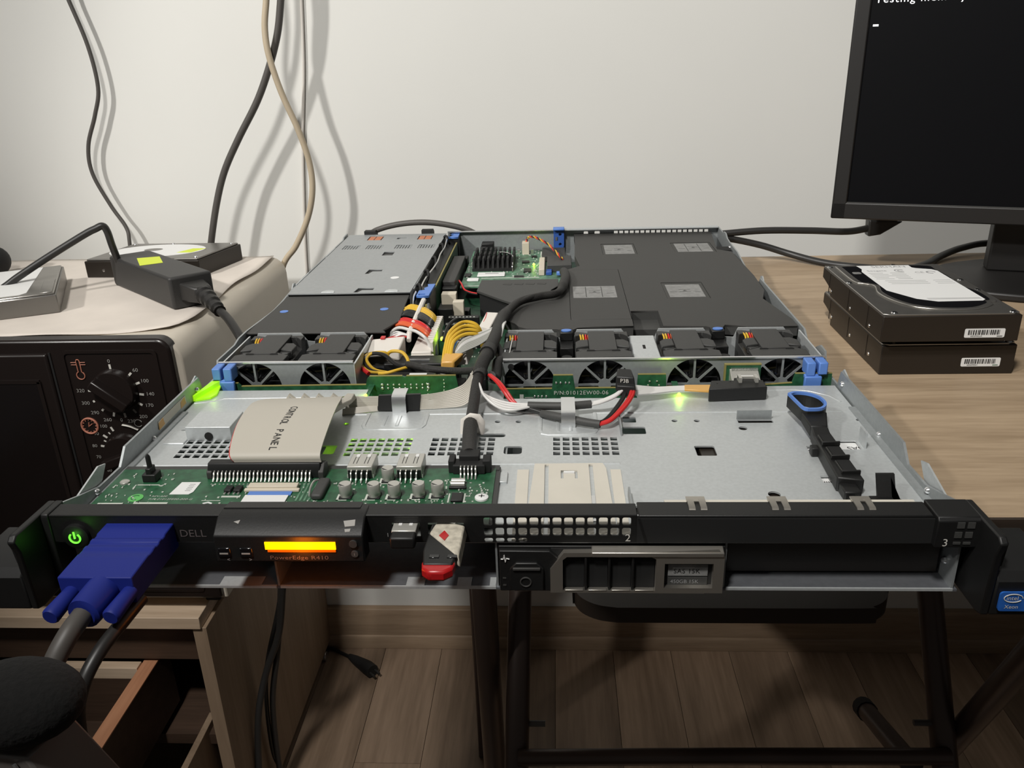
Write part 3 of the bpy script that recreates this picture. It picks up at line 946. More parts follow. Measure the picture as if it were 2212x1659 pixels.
for r_ in recs:
    MB().prism(rect(r_[0] + 0.3, r_[1] - 0.3, r_[2] + 0.3, r_[3] - 0.3, 1), 'z', 36.0, 37.6).build('duct_panel', 'shroud', ad)
for n_, r_ in enumerate([recs[0][4:], recs[1][4:], recs[2][4:], (44.5, 82.5, 363.5, 400)]):
    z_ = 38.2 if n_ == 3 else 37.7
    lb = bx('duct_label', 'clearlabel', ad, r_[0], r_[1], r_[2], r_[3], z_ - 0.1, z_ + 0.12)
    wd, hd = r_[1] - r_[0], r_[3] - r_[2]
    mx_, my_ = (r_[0] + r_[1]) / 2, (r_[2] + r_[3]) / 2
    b = MB()
    z2 = z_ + 0.2
    if n_ in (1, 3):
        for q in (0.29, 0.66):
            b.box(r_[0] + wd * q, r_[0] + wd * q + 0.7, r_[2] + 2, r_[3] - 2, z2 - 0.1, z2)
    b.box(mx_ - 5, mx_ + 5, my_ - 3.5, my_ - 3, z2 - 0.1, z2).box(mx_ - 5, mx_ + 5, my_ + 3, my_ + 3.5, z2 - 0.1, z2)
    b.box(r_[0] + 2, r_[0] + wd * 0.25, my_ - 4, my_ - 3.4, z2 - 0.1, z2).box(r_[1] - wd * 0.22, r_[1] - 2, my_ - 5, my_ - 4.4, z2 - 0.1, z2)
    b.prism([(mx_ - 2, my_ - 1.5), (mx_ + 2, my_ - 1.5), (mx_, my_ + 1.8)], 'z', z2 - 0.1, z2)
    b.build('label_print', 'shroud2', lb)
MB().prism([(p[0], p[1]) for p in out if True][::-1], 'z', 30, 36.3).build('duct_skirt', 'shroud2', ad, smooth=False)
bx('duct_wall', 'shroud2', ad, 54, 205, 300, 620, 5, 30)
bx('duct_notch', 'void', ad, 199, 214, 536, 552, 30, 37)
dn = thing('duct_deflector', 'dark grey angled duct piece in the middle beside the braided cable', 'air duct', (-5, 430, 5))
MB().prism([(-44, 458), (31.5, 458), (32, 434), (25, 420), (22, 400), (-8, 377), (-20, 390), (-45.5, 421)], 'z', 27.5, 30).build('deflector_top', 'shroud2', dn, 0.4)
MB().prism([(-43, 456), (29, 456), (22, 402), (-8, 380), (-43, 420)], 'z', 5, 27.5).build('deflector_body', 'blackm', dn)
for q in range(4):
    MB().prism([(-22 + q * 11, 440), (-14 + q * 11, 438), (-13 + q * 11, 443), (-21 + q * 11, 445)], 'z', 29.9, 30.25).build('moulded_arrow', 'shroud', dn)

# ------------------------------------------------------------------ six fans
def make_fan(cx, label):
    t = thing('chassis_fan', label, 'fan', (cx, 241, 2), 'fans in the row across the chassis', local=True)
    b = MB()
    b.box(-19.8, 19.8, -27.5, 27.5, 1, 30)
    b.prism([(-19.8, -27.5), (19.8, -27.5), (19.8, -16), (11, -11), (-11, -11), (-19.8, -16)], 'z', 30, 37.6)
    b.prism([(-10, -14), (10, -14), (10, 27.5), (-10, 27.5)], 'z', 30, 38.2)
    b.prism([(-19.8, 27.5), (-16, 27.5), (-8, 24), (-8, 21.5), (-14, 21.5), (-19.8, 18)], 'z', 30, 37.5)
    b.prism([(19.8, 27.5), (8, 27.5), (8, 24), (14, 24), (17, 21), (19.8, 17)], 'z', 30, 37.5)
    b.build('fan_housing', 'fan', t, 0.4)
    for sx in (-1, 1):
        # rounded shoulder over the joint of the two rotors
        b = MB()
        b.prism([(sx * 10, -3), (sx * 19.6, -6), (sx * 19.6, 6), (sx * 16, 11), (sx * 10, 11)], 'z', 33.5, 37.2)
        b.prism([(sx * 10, -6), (sx * 13, -8), (sx * 17, -8), (sx * 19, -5), (sx * 17, -4), (sx * 13, -5), (sx * 10, -4)], 'z', 31, 36)
        b.build('fan_shoulder', 'fan', t, 0.6)
        MB().sweep([(sx * 15.5, -11, 30.2), (sx * 15.5, -11, 34)], 2.6, 12).build('screw_boss', 'fan', t)
        MB().prism([(sx * 6, -15), (sx * 12, -15), (sx * 11, -13), (sx * 7, -13)], 'z', 37.4, 38.1).build('moulded_notch', 'void', t)
    MB().sweep([(0, -27.6, 19), (0, -28.4, 19)], 18.4, 28).build('fan_opening', 'void', t)
    b = MB()
    for k in range(7):
        a = 2 * math.pi * k / 7
        p = [(5 * math.cos(a), -28.5, 19 + 5 * math.sin(a)), (17.6 * math.cos(a), -28.6, 19 + 17.6 * math.sin(a)),
             (17.6 * math.cos(a + .62), -29.6, 19 + 17.6 * math.sin(a + .62)), (6 * math.cos(a + .5), -29.6, 19 + 6 * math.sin(a + .5))]
        b.poly(p)
        b.poly([(q[0], q[1] + 0.6, q[2]) for q in p][::-1])
    rotor = b.build('fan_rotor', 'gloss', t, smooth=False)
    MB().cyl((0, -30, 19), (0, -28.4, 19), 5.5, n=18).build('fan_hub', 'black', rotor)
    for k, c in enumerate(('yellow', 'orange', 'red', 'bluewire') if label.count('fourth') or label.count('sixth') else ('yellow', 'yellow', 'red', 'orange')):
        x = -15.5 + k * 1.9
        MB().tube([(x, 26, 31), (x - 0.6 + 0.4 * k, 24.5, 36), (x, 19, 37), (x + 0.3, 14.5, 35), (x, 13, 30)], 0.72, 6, 3).build('fan_wire', c, t)
    return t


fl_ = ['chassis fan, leftmost of six, by the blue latch at the left wall', 'chassis fan, second from left, under the charcoal power supply cover',
       'chassis fan, third from left, just right of the thick cable bundle', 'chassis fan, fourth from left, left of the flat steel gap plate',
       'chassis fan, fifth from left, right of the flat steel gap plate', 'chassis fan, rightmost of six, beside the blue latch at the right wall']
fan0 = make_fan(fx[0], fl_[0])
for c, l in zip(fx[1:], fl_[1:]):
    dup(fan0, label=l, loc=(c, 241, 2))

# ------------------------------------------------------------------ backplane board
bp_ = thing('backplane_board', 'upright green backplane board with white lettering in front of the fans', 'circuit board', (0, 198, 6))
prof = [(-215.5, 4), (215.5, 4), (215.5, 32), (191, 32), (189.5, 25.2), (168.5, 23.8), (168, 23.6), (104.5, 23.0), (104, 32.4), (85, 32.4), (84.5, 22.6), (42, 22.6), (40.5, 32.4), (27, 32.4), (26, 22.4), (-8.5, 22.4),
        (-9, 20), (-32, 20), (-32, 23.5), (-39, 24), (-40.5, 33), (-75, 33), (-76, 32.2), (-78, 33), (-101, 33), (-103, 31), (-104, 26.6), (-193, 26.2), (-195, 28.6), (-215.5, 28.8)]
MB().prism(prof, 'y', 197.2, 199.0).use('pcbedge').build('board', 'pcb', bp_, smooth=False)
brd = [c for c in bp_.children][0]
# pale top edge of the board
for a, b_ in zip(prof[2:], prof[3:]):
    if abs(a[1] - b_[1]) < 2.5 and abs(a[0] - b_[0]) > 8 and a[1] > 21:
        MB().hexa([(b_[0], 197.1, b_[1]), (a[0], 197.1, a[1]), (a[0], 199.1, a[1]), (b_[0], 199.1, b_[1]), (b_[0], 197.1, b_[1] + 0.35), (a[0], 197.1, a[1] + 0.35), (a[0], 199.1, a[1] + 0.35), (b_[0], 199.1, b_[1] + 0.35)]).build('board_edge', 'pcbedge', brd)
text('printed_part_number', 'P/N:01012EW00-06', 4.1, FRONT(27.2, 197.0, 19.4), 'silk', bp_, sx=1.02, spacing=1.12)
b = MB()
for r_ in range(2):
    for q in range(9):
        b.ball((-92.5 + q * 4.05, 197.0, 26.6 - r_ * 2.6), 1.25 if q in (0, 8) else 0.85, 8, 5, (1, 0.5, 1))
for x, n in ((-61, 4), (-49, 5)):
    for q in range(n):
        b.ball((x + random.uniform(-.3, .3), 197, 19.5 + q * 2.6), 0.6, 6, 4, (1, 0.5, 1))
for x, z in ((29, 27), (32, 27), (35.5, 27), (38, 27), (93, 27.5), (98, 27.5), (92, 24.5), (99.5, 24.5), (14, 17), (16.5, 17), (19, 17), (22, 17)):
    b.ball((x, 197, z), 0.8, 6, 4, (1, 0.5, 1))
b.build('solder_points', 'solder', bp_)
bx('silk_block', 'silk', bp_, 3.5, 6.2, 196.9, 197.1, 14, 18.5)
MB().box(7, 13, 196.9, 197.1, 14, 14.4).box(7, 13, 196.9, 197.1, 16, 16.4).build('silk_marks', 'silk', bp_)
for x, y, z in ((109.7, 172.9, 28.0), (-99.7, 176.5, 27.6)):
    MB().ball((x, y, z), 1.1, 8, 6).build('status_led', 'led', bp_)
    bx('led_base', 'pcb', bp_, x - 2, x + 2, y - 1, 197.5, z - 1.5, z - 0.6)
# SAS header on the board at right
b = MB().box(143.5, 167.5, 196.6, 199.2, 23, 39)
b.build('header_plate', 'pcb', bp_)
MB().box(143.2, 167.8, 196.4, 199.4, 39.0, 39.6).box(143.2, 144.2, 196.4, 199.4, 24, 39).build('header_plate_edge', 'pcbedge', bp_)
hd = MB().prism([(183, 27), (197, 27), (197, 36.5), (183, 30)], 'x', 146.5, 165.5).build('header_shell', 'capmetal', bp_, 0.4)
bx('header_window', 'paper', hd, 150, 161, 186, 190, 33.2, 34.2)
b = MB()
for q in range(18):
    b.box(147.5 + q * 1.0, 148 + q * 1.0, 194.5, 197, 35.5, 37.2)
b.build('header_pins', 'solder', hd)

for sx, lab in ((-1, 'left'), (1, 'right')):
    t = thing('blue_bracket_latch', 'blue plastic two-prong latch at the ' + lab + ' end of the fan bracket', 'latch', (sx * 205, 200, 22))
    for q, (xa, xb) in enumerate(((197.5, 203.5), (205.5, 211.5))):
        a, b_ = sorted((sx * xa, sx * xb))
        bx('latch_prong', 'blue', t, a, b_, 194.5, 206, 31 + q, 40.8, 0.8)
    a, b_ = sorted((sx * 196.5, sx * 208))
    bx('latch_foot', 'blue', t, a, b_, 193.5, 196.8, 22.5, 31.2, 0.8)
    bx('latch_neck', 'blue', t, a, b_ - 2, 195, 199.5, 29, 32, 0.5)

# light guide glowing at the left wall
lg = thing('light_guide', 'glowing green triangular light guide at the left wall by the blue latch', 'light', (-209, 182, 27))
MB().prism([(-215.2, 168), (-205, 172), (-203, 178), (-206, 193), (-212, 193)], 'z', 27.8, 29.0).build('glowing_wedge', 'ledw', lg)
MB().prism([(-215.2, 168), (-214, 168), (-206.5, 194), (-212, 194)], 'z', 29, 32).build('wedge_rim', 'ledw', lg)
glow('light_guide_light', (-208, 182, 34), 0.0007, (0.5, 1, 0.05))
glow('backplane_led_light_left', (-99.7, 176, 31), 0.0015, (0.55, 1, 0.05))
glow('backplane_led_light_right', (109.7, 171, 31), 0.0022, (0.55, 1, 0.05))
glow('bay_led_light', (-82, 101, 7), 0.03, (0.45, 1, 0.02), 3)
glow('power_plug_led_light', (-58, 284, 33), 0.0035, (0.55, 1, 0.05))
led2 = thing('indicator_led', 'bright green indicator light by the white power plug', 'light', (-61, 283, 29))
MB().ball((-61, 284, 30), 1.5, 8, 6).build('lens', 'led', led2)
MB().box(-63, -59, 282, 286, 8, 29).build('led_body', 'pcb', led2)

# ------------------------------------------------------------------ control panel board
cb = thing('control_board', 'green control panel circuit board inside the front left of the chassis', 'circuit board', (-108, 50, 28))
bx('board', 'pcb', cb, -212.5, -4, 10.5, 67.5, 28.6, 30.2)
bx('dark_backing', 'shroud2', cb, -213, -2.2, 66, 71.5, 27.8, 30.0)
bx('dark_backing', 'shroud2', cb, -4.2, -1.6, 12, 70, 27.8, 29.6)
Z = 30.2


def capacitor(x, y):
    c = MB().box(x - 3.3, x + 3.3, y - 3.3, y + 3.3, Z, Z + 0.9).build('capacitor', 'black', cb, 0.3)
    MB().sweep([(x, y, Z + 0.9), (x, y, Z + 2.1), (x, y, Z + 2.4), (x, y, Z + 7.2), (x, y, Z + 7.7)], [3.2, 3.2, 3.35, 3.35, 3.0], 20).build('capacitor_can', 'capmetal', c)
    MB().prism([(x - 2.9, y - 0.4), (x + 0.6, y - 2.9), (x - 1.6, y - 2.5), (x - 2.7, y - 1.4)], 'z', Z + 7.7, Z + 7.8).build('capacitor_mark', 'shroud', c)
    MB().box(x - 4.6, x - 3.4, y - 4.2, y + 2, Z, Z + 0.15).box(x - 4.6, x + 1, y - 4.2, y - 3.6, Z, Z + 0.15).build('capacitor_outline', 'silk', c)


for x, y in ((-80, 37.5), (-65.2, 37.5), (-54.6, 37.5), (-42.0, 38.0), (-32.2, 38.3), (-61, 54.5)):
    capacitor(x, y)
for x in (-76.7, -50):
    u = MB().box(x - 6.9, x + 6.9, 56.5, 72, Z, Z + 7.2).build('usb_port', 'capmetal', cb, 0.5)
    bx('port_mouth', 'black', u, x - 6.4, x + 6.4, 56.2, 56.8, Z + 0.3, Z + 5.0)
    for dx in (-3, 3):
        bx('port_spring', 'paper', u, x + dx - 0.9, x + dx + 0.9, 67.5, 70.5, Z + 7.1, Z + 7.5)
        MB().box(x + dx - 1.2, x + dx - 0.9, 60, 68, Z + 7.15, Z + 7.3).box(x + dx + 0.6, x + dx + 0.9, 60, 68, Z + 7.15, Z + 7.3).build('spring_cut', 'void', u)
    for q in range(4):
        MB().tube([(x - 4.4 + q * 2.9, 56.4, Z + 5.0), (x - 4.4 + q * 2.9, 54.3, Z + 4.4), (x - 4.2 + q * 2.8, 52.8, Z + 1.8), (x - 4.2 + q * 2.8, 50.5, Z + 0.3)], 0.42, 6, 3).build('port_pin', 'solder', u)
    MB().box(x - 7.2, x - 6.2, 57, 62, Z, Z + 2).box(x + 6.2, x + 7.2, 57, 62, Z, Z + 2).build('port_foot', 'silk', u)
# flat ribbon header
hdr = MB().prism([(57, Z), (66, Z), (66, Z + 4.5), (63.5, Z + 8.5), (58.5, Z + 8.5), (57, Z + 5)], 'x', -160.5, -98.5).build('ribbon_header', 'black', cb, 0.5)
for xx in (-161, -99.5):
    MB().prism([(56, Z), (66, Z), (66, Z + 6), (61, Z + 7.5), (56, Z + 4)], 'x', xx, xx + 3).build('header_ear', 'shroud', hdr, 0.4)
for q in range(25):
    x = -156.5 + q * 2.2
    MB().tube([(x, 57.6, Z + 4.5), (x, 55.6, Z + 4), (x, 54.2, Z + 1.6), (x, 52.4, Z + 0.2)], 0.5, 6, 2).build('header_pin', 'solder', hdr)
b = MB()
for q in range(25):
    b.ball((-156.5 + q * 2.2, 50.6, Z), 0.6, 6, 4, (1, 1, 0.5))
b.build('solder_row', 'solder', hdr)
# flex connector
fc = bx('flex_connector', 'cream', cb, -134, -107.5, 43.5, 48.0, Z, Z + 2.6, 0.4)
bx('flex_latch', 'cream', fc, -135.5, -106, 41.6, 44.0, Z, Z + 1.6, 0.4)
bx('flex_strip', 'blue', fc, -132.5, -109.5, 38.0, 41.8, Z + 0.1, Z + 0.7)
bx('flex_cable', 'paper', fc, -133.5, -110.5, 30, 38.2, Z + 0.1, Z + 0.6)
for x in (-144.2, -139.2):
    ic = bx('chip', 'black', cb, x - 1.9, x + 1.9, 41, 46.5, Z, Z + 1.8, 0.3)
    MB().box(x - 1.6, x - 0.6, 39.3, 41, Z, Z + 0.5).box(x + 0.6, x + 1.6, 39.3, 41, Z, Z + 0.5).build('chip_legs', 'solder', ic)
bx('silk_bar', 'silk', cb, -146, -136, 36.5, 38, Z, Z + 0.2)
MB().prism([(-175, 39.6), (-164.5, 39.6), (-163, 42), (-163, 52.5), (-173.5, 52.5)], 'z', Z, Z + 0.25).build('part_sticker', 'paper', cb)
stk = [c for c in cb.children if c.name.startswith('part_sticker')][0]
b = MB()
for q in range(5):
    b.box(-168, -165, 43 + q * 1.7, 43.5 + q * 1.7, Z + 0.25, Z + 0.32)
b.build('sticker_print', 'inkgrey', stk)
MB().sweep([(-191.4, 36.0, Z), (-191.4, 36.0, Z + 0.25)], 3.9, 24).build('green_sticker', 'greenlabel', cb)
b = MB().sweep([(-191.4 + 2.2 * math.cos(k / 6 * math.pi), 36 + 2.2 * math.sin(k / 6 * math.pi), Z + 0.3) for k in range(2, 11)], 0.25, 5)
b.build('sticker_print', 'pcb', [c for c in cb.children if c.name.startswith('green_sticker')][0])
text('printed_revision', 'REV:A00', 2.1, FLAT(-183.5, 37.6, Z + 0.15), 'silk', cb, shear=0.2, spacing=1.1)
text('printed_part_number', 'P/N:01012FE00-000-G', 2.3, FLAT(-184, 34.6, Z + 0.15), 'silk', cb, shear=0.2, spacing=1.12)
b = MB().box(-193, -190, 53, 59, Z, Z + 8).box(-195.3, -187.7, 52.4, 59.6, Z, Z + 4.6)
b.build('plastic_post', 'black', cb, 0.5)
MB().sweep([(-191.5, 56, Z + 7), (-191.5, 56, Z + 14), (-191.5, 56, Z + 15.5)], [1.4, 1.3, 0.5], 10).build('post_pin', 'black', [c for c in cb.children if c.name.startswith('plastic_post')][0])
MB().box(-197, -185, 49.5, 50.2, Z, Z + .15).box(-198, -197.4, 47, 50, Z, Z + .15).box(-155, -145, 33, 33.4, Z, Z + .15).box(-209, -196, 29.5, 31, Z, Z + .15).box(-190, -172, 30, 31.5, Z, Z + .15).build('silk_marks', 'silk', cb)
MB().sweep([(-205, 52, Z), (-205, 52, Z + 1), (-205, 52, Z + 1.6)], [2.6, 2.6, 1.8], 14).build('standoff', 'capmetal', cb)
# crystal, sata power header, chips, screw
for yy in (47, 50.0):
    MB().sweep([(-26.4, yy, Z + 1.8), (-19.2, yy, Z + 1.8)], 1.7, 12, flat=(1.0, 1.0)).build('crystal_can', 'capmetal', cb)
bx('crystal_base', 'black', cb, -27.4, -18.2, 44.2, 46.4, Z, Z + 1.4, 0.4)
sp = MB().box(-27, -9.5, 60.5, 69, Z, Z + 5.5).box(-29.5, -26, 62, 70.5, Z, Z + 7.5).box(-11, -6.5, 62, 70, Z, Z + 7.5)
sp.build('power_header', 'blackm', cb, 0.5)
sph = [c for c in cb.children if c.name.startswith('power_header')][0]
MB().box(-24, -13, 66, 74, Z + 4, Z + 8.5).build('header_plug', 'blackm', sph, 0.5)
for q in range(5):
    x = -22.5 + q * 2.0
    MB().tube([(x, 61, Z + 5), (x, 58.8, Z + 4.4), (x + 0.1, 57.5, Z + 2), (x + 0.2, 54.5, Z + 0.3)], 0.5, 6, 3).build('header_pin', 'solder', sph)
bx('chip', 'black', cb, -25, -19, 31, 39, Z, Z + 1.4, 0.3)
for xx in (-26.4, -18.4):
    MB().box(xx - 0.3, xx + 0.5, 31, 40, Z, Z + 0.2).build('chip_outline', 'silk', cb)
MB().sweep([(-9.4, 35.4, Z), (-9.4, 35.4, Z + 0.9), (-9.4, 35.4, Z + 1.4)], [3.6, 3.5, 2.4], 20).build('board_screw', 'paper', cb)
MB().box(-10.9, -7.9, 35.1, 35.7, Z + 1.4, Z + 1.5).box(-9.7, -9.1, 33.9, 36.9, Z + 1.4, Z + 1.5).build('screw_cross', 'shroud', [c for c in cb.children if c.name.startswith('board_screw')][0])
b = MB()
for q in range(230):
    x, y = random.choice([(random.uniform(-104, -14), random.uniform(28, 34)), (random.uniform(-92, -10), random.uniform(44, 55)), (random.uniform(-160, -100), random.uniform(29, 50)), (random.uniform(-30, -6), random.uniform(36, 52)), (random.uniform(-210, -180), random.uniform(28, 62))])
    b.box(x, x + random.uniform(0.4, 1.1), y, y + random.uniform(0.5, 1.3), Z, Z + 0.35)
b.build('chip_components', 'silk', cb)['kind'] = 'stuff'
MB().box(-97.5, -91.5, 33, 52, Z, Z + 3.5).build('choke', 'shroud2', cb, 1.2)
MB().tube([(-99, 36, Z + 1), (-99.5, 41, Z + 3), (-99, 46, Z + 4), (-97.5, 50, Z + 3)], 0.6, 6).build('choke_edge', 'solder', cb)
b = MB()
for q in range(6):
    b.box(-106 + q * 2.2, -105 + q * 2.2, 33, 56, Z, Z + 0.12)
b.build('copper_traces', 'pcb2', cb)
MB().sweep([(-153, 29.8, Z + 0.2), (-150.5, 31, Z + 0.2), (-148, 29.8, Z + 0.2)], 0.5, 6).build('bright_arc', 'paper', cb)

# ------------------------------------------------------------------ LCD module, plugs in the front
lm = thing('lcd_module', 'black display module with lit amber screen on the front bezel', 'display', (-94, -5, 28))
b = MB().prism([(9.0, 42.6), (4.0, 43.2), (-3.5, 43.0), (-11.5, 37.6), (-11.5, 23.6), (-1.4, 22.4), (-1.2, 41)], 'x', -130.6, -60.2)
b.build('module_case', 'blackpaint', lm, 0.7)
MB().prism([(11.5, 42.4), (4, 43.6), (4, 42.4)], 'x', -130, -64).build('module_back', 'blackpaint', lm)
sc_ = bx('lit_screen', 'lcd', lm, -106.4, -73.2, -12.0, -11.4, 30.7, 34.6, 0)
bx('screen_rim', 'lcd2', lm, -105.4, -73.4, -12.0, -11.4, 29.3, 30.3)
text('printed_model', 'PowerEdge R410', 2.9, FRONT(-105, -11.7, 26.0), 'dimprint', lm, sx=1.32, spacing=1.05)
for x in (-126.2, -115.8):
    o = bx('menu_button', 'gloss', lm, x - 3, x + 3, -12.3, -11.4, 26.5, 31.5, 0.5)
    bx('button_mark', 'markdim', o, x - 2, x + 2, -12.5, -12.2, 28.3, 29.0)
text('button_arrow', '<', 2.6, FRONT(-125.5, -11.8, 24.9), 'inkgrey', lm)
text('button_arrow', '>', 2.6, FRONT(-115.0, -11.8, 24.9), 'inkgrey', lm)
MB().cyl((-64.8, -11.4, 33.8), (-64.8, -12.4, 33.8), 1.9, n=18).build('round_button', 'shroud', lm)
o = MB().cyl((-64.6, -11.4, 28.3), (-64.6, -12.1, 28.3), 1.7, n=18).build('info_button', 'shroud2', lm)
text('info_mark', 'i', 2.2, FRONT(-64.9, -12.2, 28.3), 'markdim', o)
for pts in ([(-122, -5.5), (-119, -4.8), (-119.6, -6.4)], [(-70, -5.2), (-64.5, -4.6), (-64.4, -7.2), (-69, -7.6)], [(-69, -8.6), (-66.2, -8.4), (-66.4, -9.6), (-68.6, -9.8)]):
    def zz(y):
        return 43.0 + (y + 3.5) * (43.0 - 37.6) / 8.0 + 0.12
    MB().hexa([(x, y, zz(y) - 0.1) for x, y in (pts + pts[-1:])[:4]] + [(x, y, zz(y)) for x, y in (pts + pts[-1:])[:4]]).build('paint_scratch', 'markdim', lm)
glow('lcd_light', (-90, -19, 31), 0.02, (1.0, 0.22, 0.01), 6)

vg = thing('vga_plug', 'royal blue video plug with thumbscrews in the front left of the server', 'plug', (-170, -25, 30))
b = MB()
ys = [0.0, -10, -11, -13.2, -14, -16.2, -17, -19.2, -20, -22.2, -23, -26, -27, -30, -43.8]
zs_ = [38.0, 38.0, 37.3, 37.3, 38.0, 38.0, 37.3, 37.3, 38, 38, 37.6, 37.6, 38.0, 38.0, 37.6]
b.prism([(y, z) for y, z in zip(ys, zs_)] + [(-43.8, 24.5), (0, 24.5)], 'x', -186.5, -153.5)
b.build('plug_hood', 'vga', vg, 0.6)
MB().prism([(-180, 36), (-159, 36), (-162, 25), (-177, 25)], 'y', 0, 12).build('plug_shell', 'capmetal', vg)
MB().sweep([(-167.5, -43, 30.5), (-168, -55, 30.2), (-168.2, -58.5, 30), (-168.3, -59.0, 30)], [7.6, 7.3, 7.0, 5.6], 20).build('strain_relief', 'vga', vg)
for x, s in ((-181.5, 0), (-155.6, 0)):
    MB().sweep([(x, -43, 30), (x - 0.8, -58.8, 29.2), (x - 0.9, -59.8, 29.1)], [3.3, 3.9, 3.2], 14).build('thumb_screw', 'vga', vg)
MB().tube([(-168.4, -59, 30), (-169.8, -69, 27.5), (-173.0, -78, 19.5), (-176.5, -84, 6), (-178, -86, -14), (-178, -87, -60), (-178, -87, -120), (-178, -87, -300), (-178, -86, -640), (-190, -80, -730)], 4.3, 14).build('plug_cable', 'greycord', vg)
MB().tube([(-156, -36, 21), (-157.5, -50, 20), (-160.8, -66, 16.5), (-164, -77, 8), (-166.5, -82, -8), (-167, -84, -50), (-166, -84, -130), (-166, -84, -300), (-166, -82, -640), (-174, -74, -732)], 3.0, 12).build('second_cable', 'cord', vg)

us = thing('usb_stick', 'black and red memory stick wrapped in crinkled tape in the front socket', 'memory stick', (-23, -12, 33))
b = MB().prism([(-29.5, -31), (-16.6, -31), (-15.2, -22), (-16, 2), (-30, 2), (-31.0, -20)], 'z', 31.5, 36.2)
b.build('stick_body', 'blackpaint', us, 0.8)
b = MB().prism([(-30.6, -27.5), (-15.4, -27.5), (-16.4, -33), (-20, -36), (-26.5, -36), (-29.8, -33)], 'z', 30.4, 35.6)
b.build('red_end', 'usbred', us, 1.2)
b = MB().hexa([(-30.4, -8, 31), (-13.6, -27, 31), (-13.2, 0, 31), (-27.5, 3.5, 31), (-29.8, -7, 37.0), (-14.6, -26, 36.6), (-14.0, -2, 37.6), (-27, 3.5, 37.4)])
b.build('masking_tape', 'tape', us, 0.8)
MB().hexa([(-25, -10, 37), (-22, -14, 37), (-20.5, -10, 37), (-23, -6, 37), (-25, -10, 37.35), (-22, -14, 37.3), (-20.5, -10, 37.4), (-23, -6, 37.4)]).build('red_smudge', 'usbred', us)
bx('stick_socket', 'solder', us, -26, -19, 1, 14, 32, 36)
for x in (-27.5, -19.5):
    bx('stick_inset', 'gloss', us, x, x + 4.5, -26.5, -24, 36.1, 36.5, 0.3)
ud = thing('usb_receiver', 'small metal and black receiver in the socket beside the memory stick', 'plug', (-42, -4, 33))
bx('metal_shell', 'capmetal', ud, -47.6, -36.2, -7.5, 8, 33.2, 38.0, 0.4)
bx('receiver_body', 'black', ud, -47.6, -36, -13, -6.5, 31.6, 37.6, 1.0)
for x in (-45, -40):
    bx('shell_hole', 'paper', ud, x, x + 1.6, -2.6, -0.8, 37.9, 38.2)
text('socket_mark', '1', 3.0, FRONT(-51.5, -1.4, 31.8), 'inkgrey', ch)

# ------------------------------------------------------------------ drive carrier and bare drive in the bays
dc = thing('drive_carrier', 'black drive carrier with silver handle in the third front bay', 'drive carrier', (54, -3, 2))
bx('carrier_body', 'black', dc, 1.2, 107.2, -1.0, 60, 1.6, 25.6, 0.4)
b = MB().prism([(1.6, 2.0), (27, 2.0), (27, 11), (29.5, 20.5), (25.5, 24.4), (1.6, 24.6)], 'y', -3.6, -1)
b.build('release_block', 'blackpaint', dc, 0.5)
rb = [c for c in dc.children if c.name.startswith('release_block')][0]
MB().prism([(6.5, 3.2), (22.5, 3.2), (22.5, 15.5), (19.5, 18.8), (9.5, 18.8), (6.5, 15.5)], 'y', -5.2, -3.4).build('release_button', 'black', rb, 0.5)
bx('button_lip', 'shroud', rb, 8, 21, -6.2, -5, 15.2, 16.6, 0.3)
MB().sweep([(14 + 2.5 * math.cos(2 * math.pi * k / 20), -5.4, 8.4 + 2.5 * math.sin(2 * math.pi * k / 20)) for k in range(21)], 0.4, 6).build('button_ring', 'shroud', rb)
b = MB().sweep([(2.4, -3.9, 20.2), (3.6, -3.9, 20.2), (4.0, -3.9, 22.4), (4.6, -3.9, 18.6), (5.1, -3.9, 20.6), (6.4, -3.9, 20.2)], 0.32, 6)
b.build('pulse_mark', 'paper', rb)
for zz_ in (9, 5):
    bx('carrier_light', 'shroud', rb, 3.0, 4.6, -3.9, -3.5, zz_, zz_ + 0.8)
hand = plate('handle_frame', [(25.6, 2.2), (25.6, 15), (32, 24.4), (104, 25.4), (106.4, 23), (106.4, 2.2), (98, 2.2), (98, 2.0)], [[(31.5, 3.4), (75, 3.4), (75, 21), (72, 22.6), (33.5, 22.2), (31.5, 20.5)], [(79, 5), (101.5, 5), (101.5, 18.6), (79, 18.6)]], 3.2, FRONT(0, -3.4, 0), 'handle', dc)
MB().prism([(-5.6, 22.4), (-5.6, 24.8), (-0.8, 26.0), (-0.8, 22.4)], 'x', 45, 106).build('handle_top', 'handle', hand, 0.4)
bx('handle_back', 'blackm', dc, 26, 106, -1.6, -0.9, 2.2, 24.6)
for q in range(4):
    x0 = 32.2 + q * 11.0
    o = bx('vent_pocket', 'void', dc, x0, x0 + 9.4, -2.2, -1.5, 3.6, 21.2)
    bx('vent_lip', 'handle', o, x0 + 0.3, x0 + 9.0, -5.2, -3.2, 3.2, 3.9, 0.2)
    if q:
        bx('vent_bar', 'black', dc, x0 - 1.4, x0 - 0.3, -4.6, -1.4, 3.2, 21.6, 0.3)
lb = bx('drive_label', 'clearlabel', dc, 81, 99.5, -2.4, -1.5, 10.2, 16.4)
text('label_text', 'SAS 15K', 3.4, FRONT(83.5, -2.55, 12.8), 'ink', lb, spacing=1.05)
lb2 = bx('drive_label', 'shroud2', dc, 81, 99.5, -2.4, -1.5, 4.8, 9.4)
text('label_text', '450GB 15K', 2.8, FRONT(82.2, -2.55, 7.0), 'inkgrey', lb2)

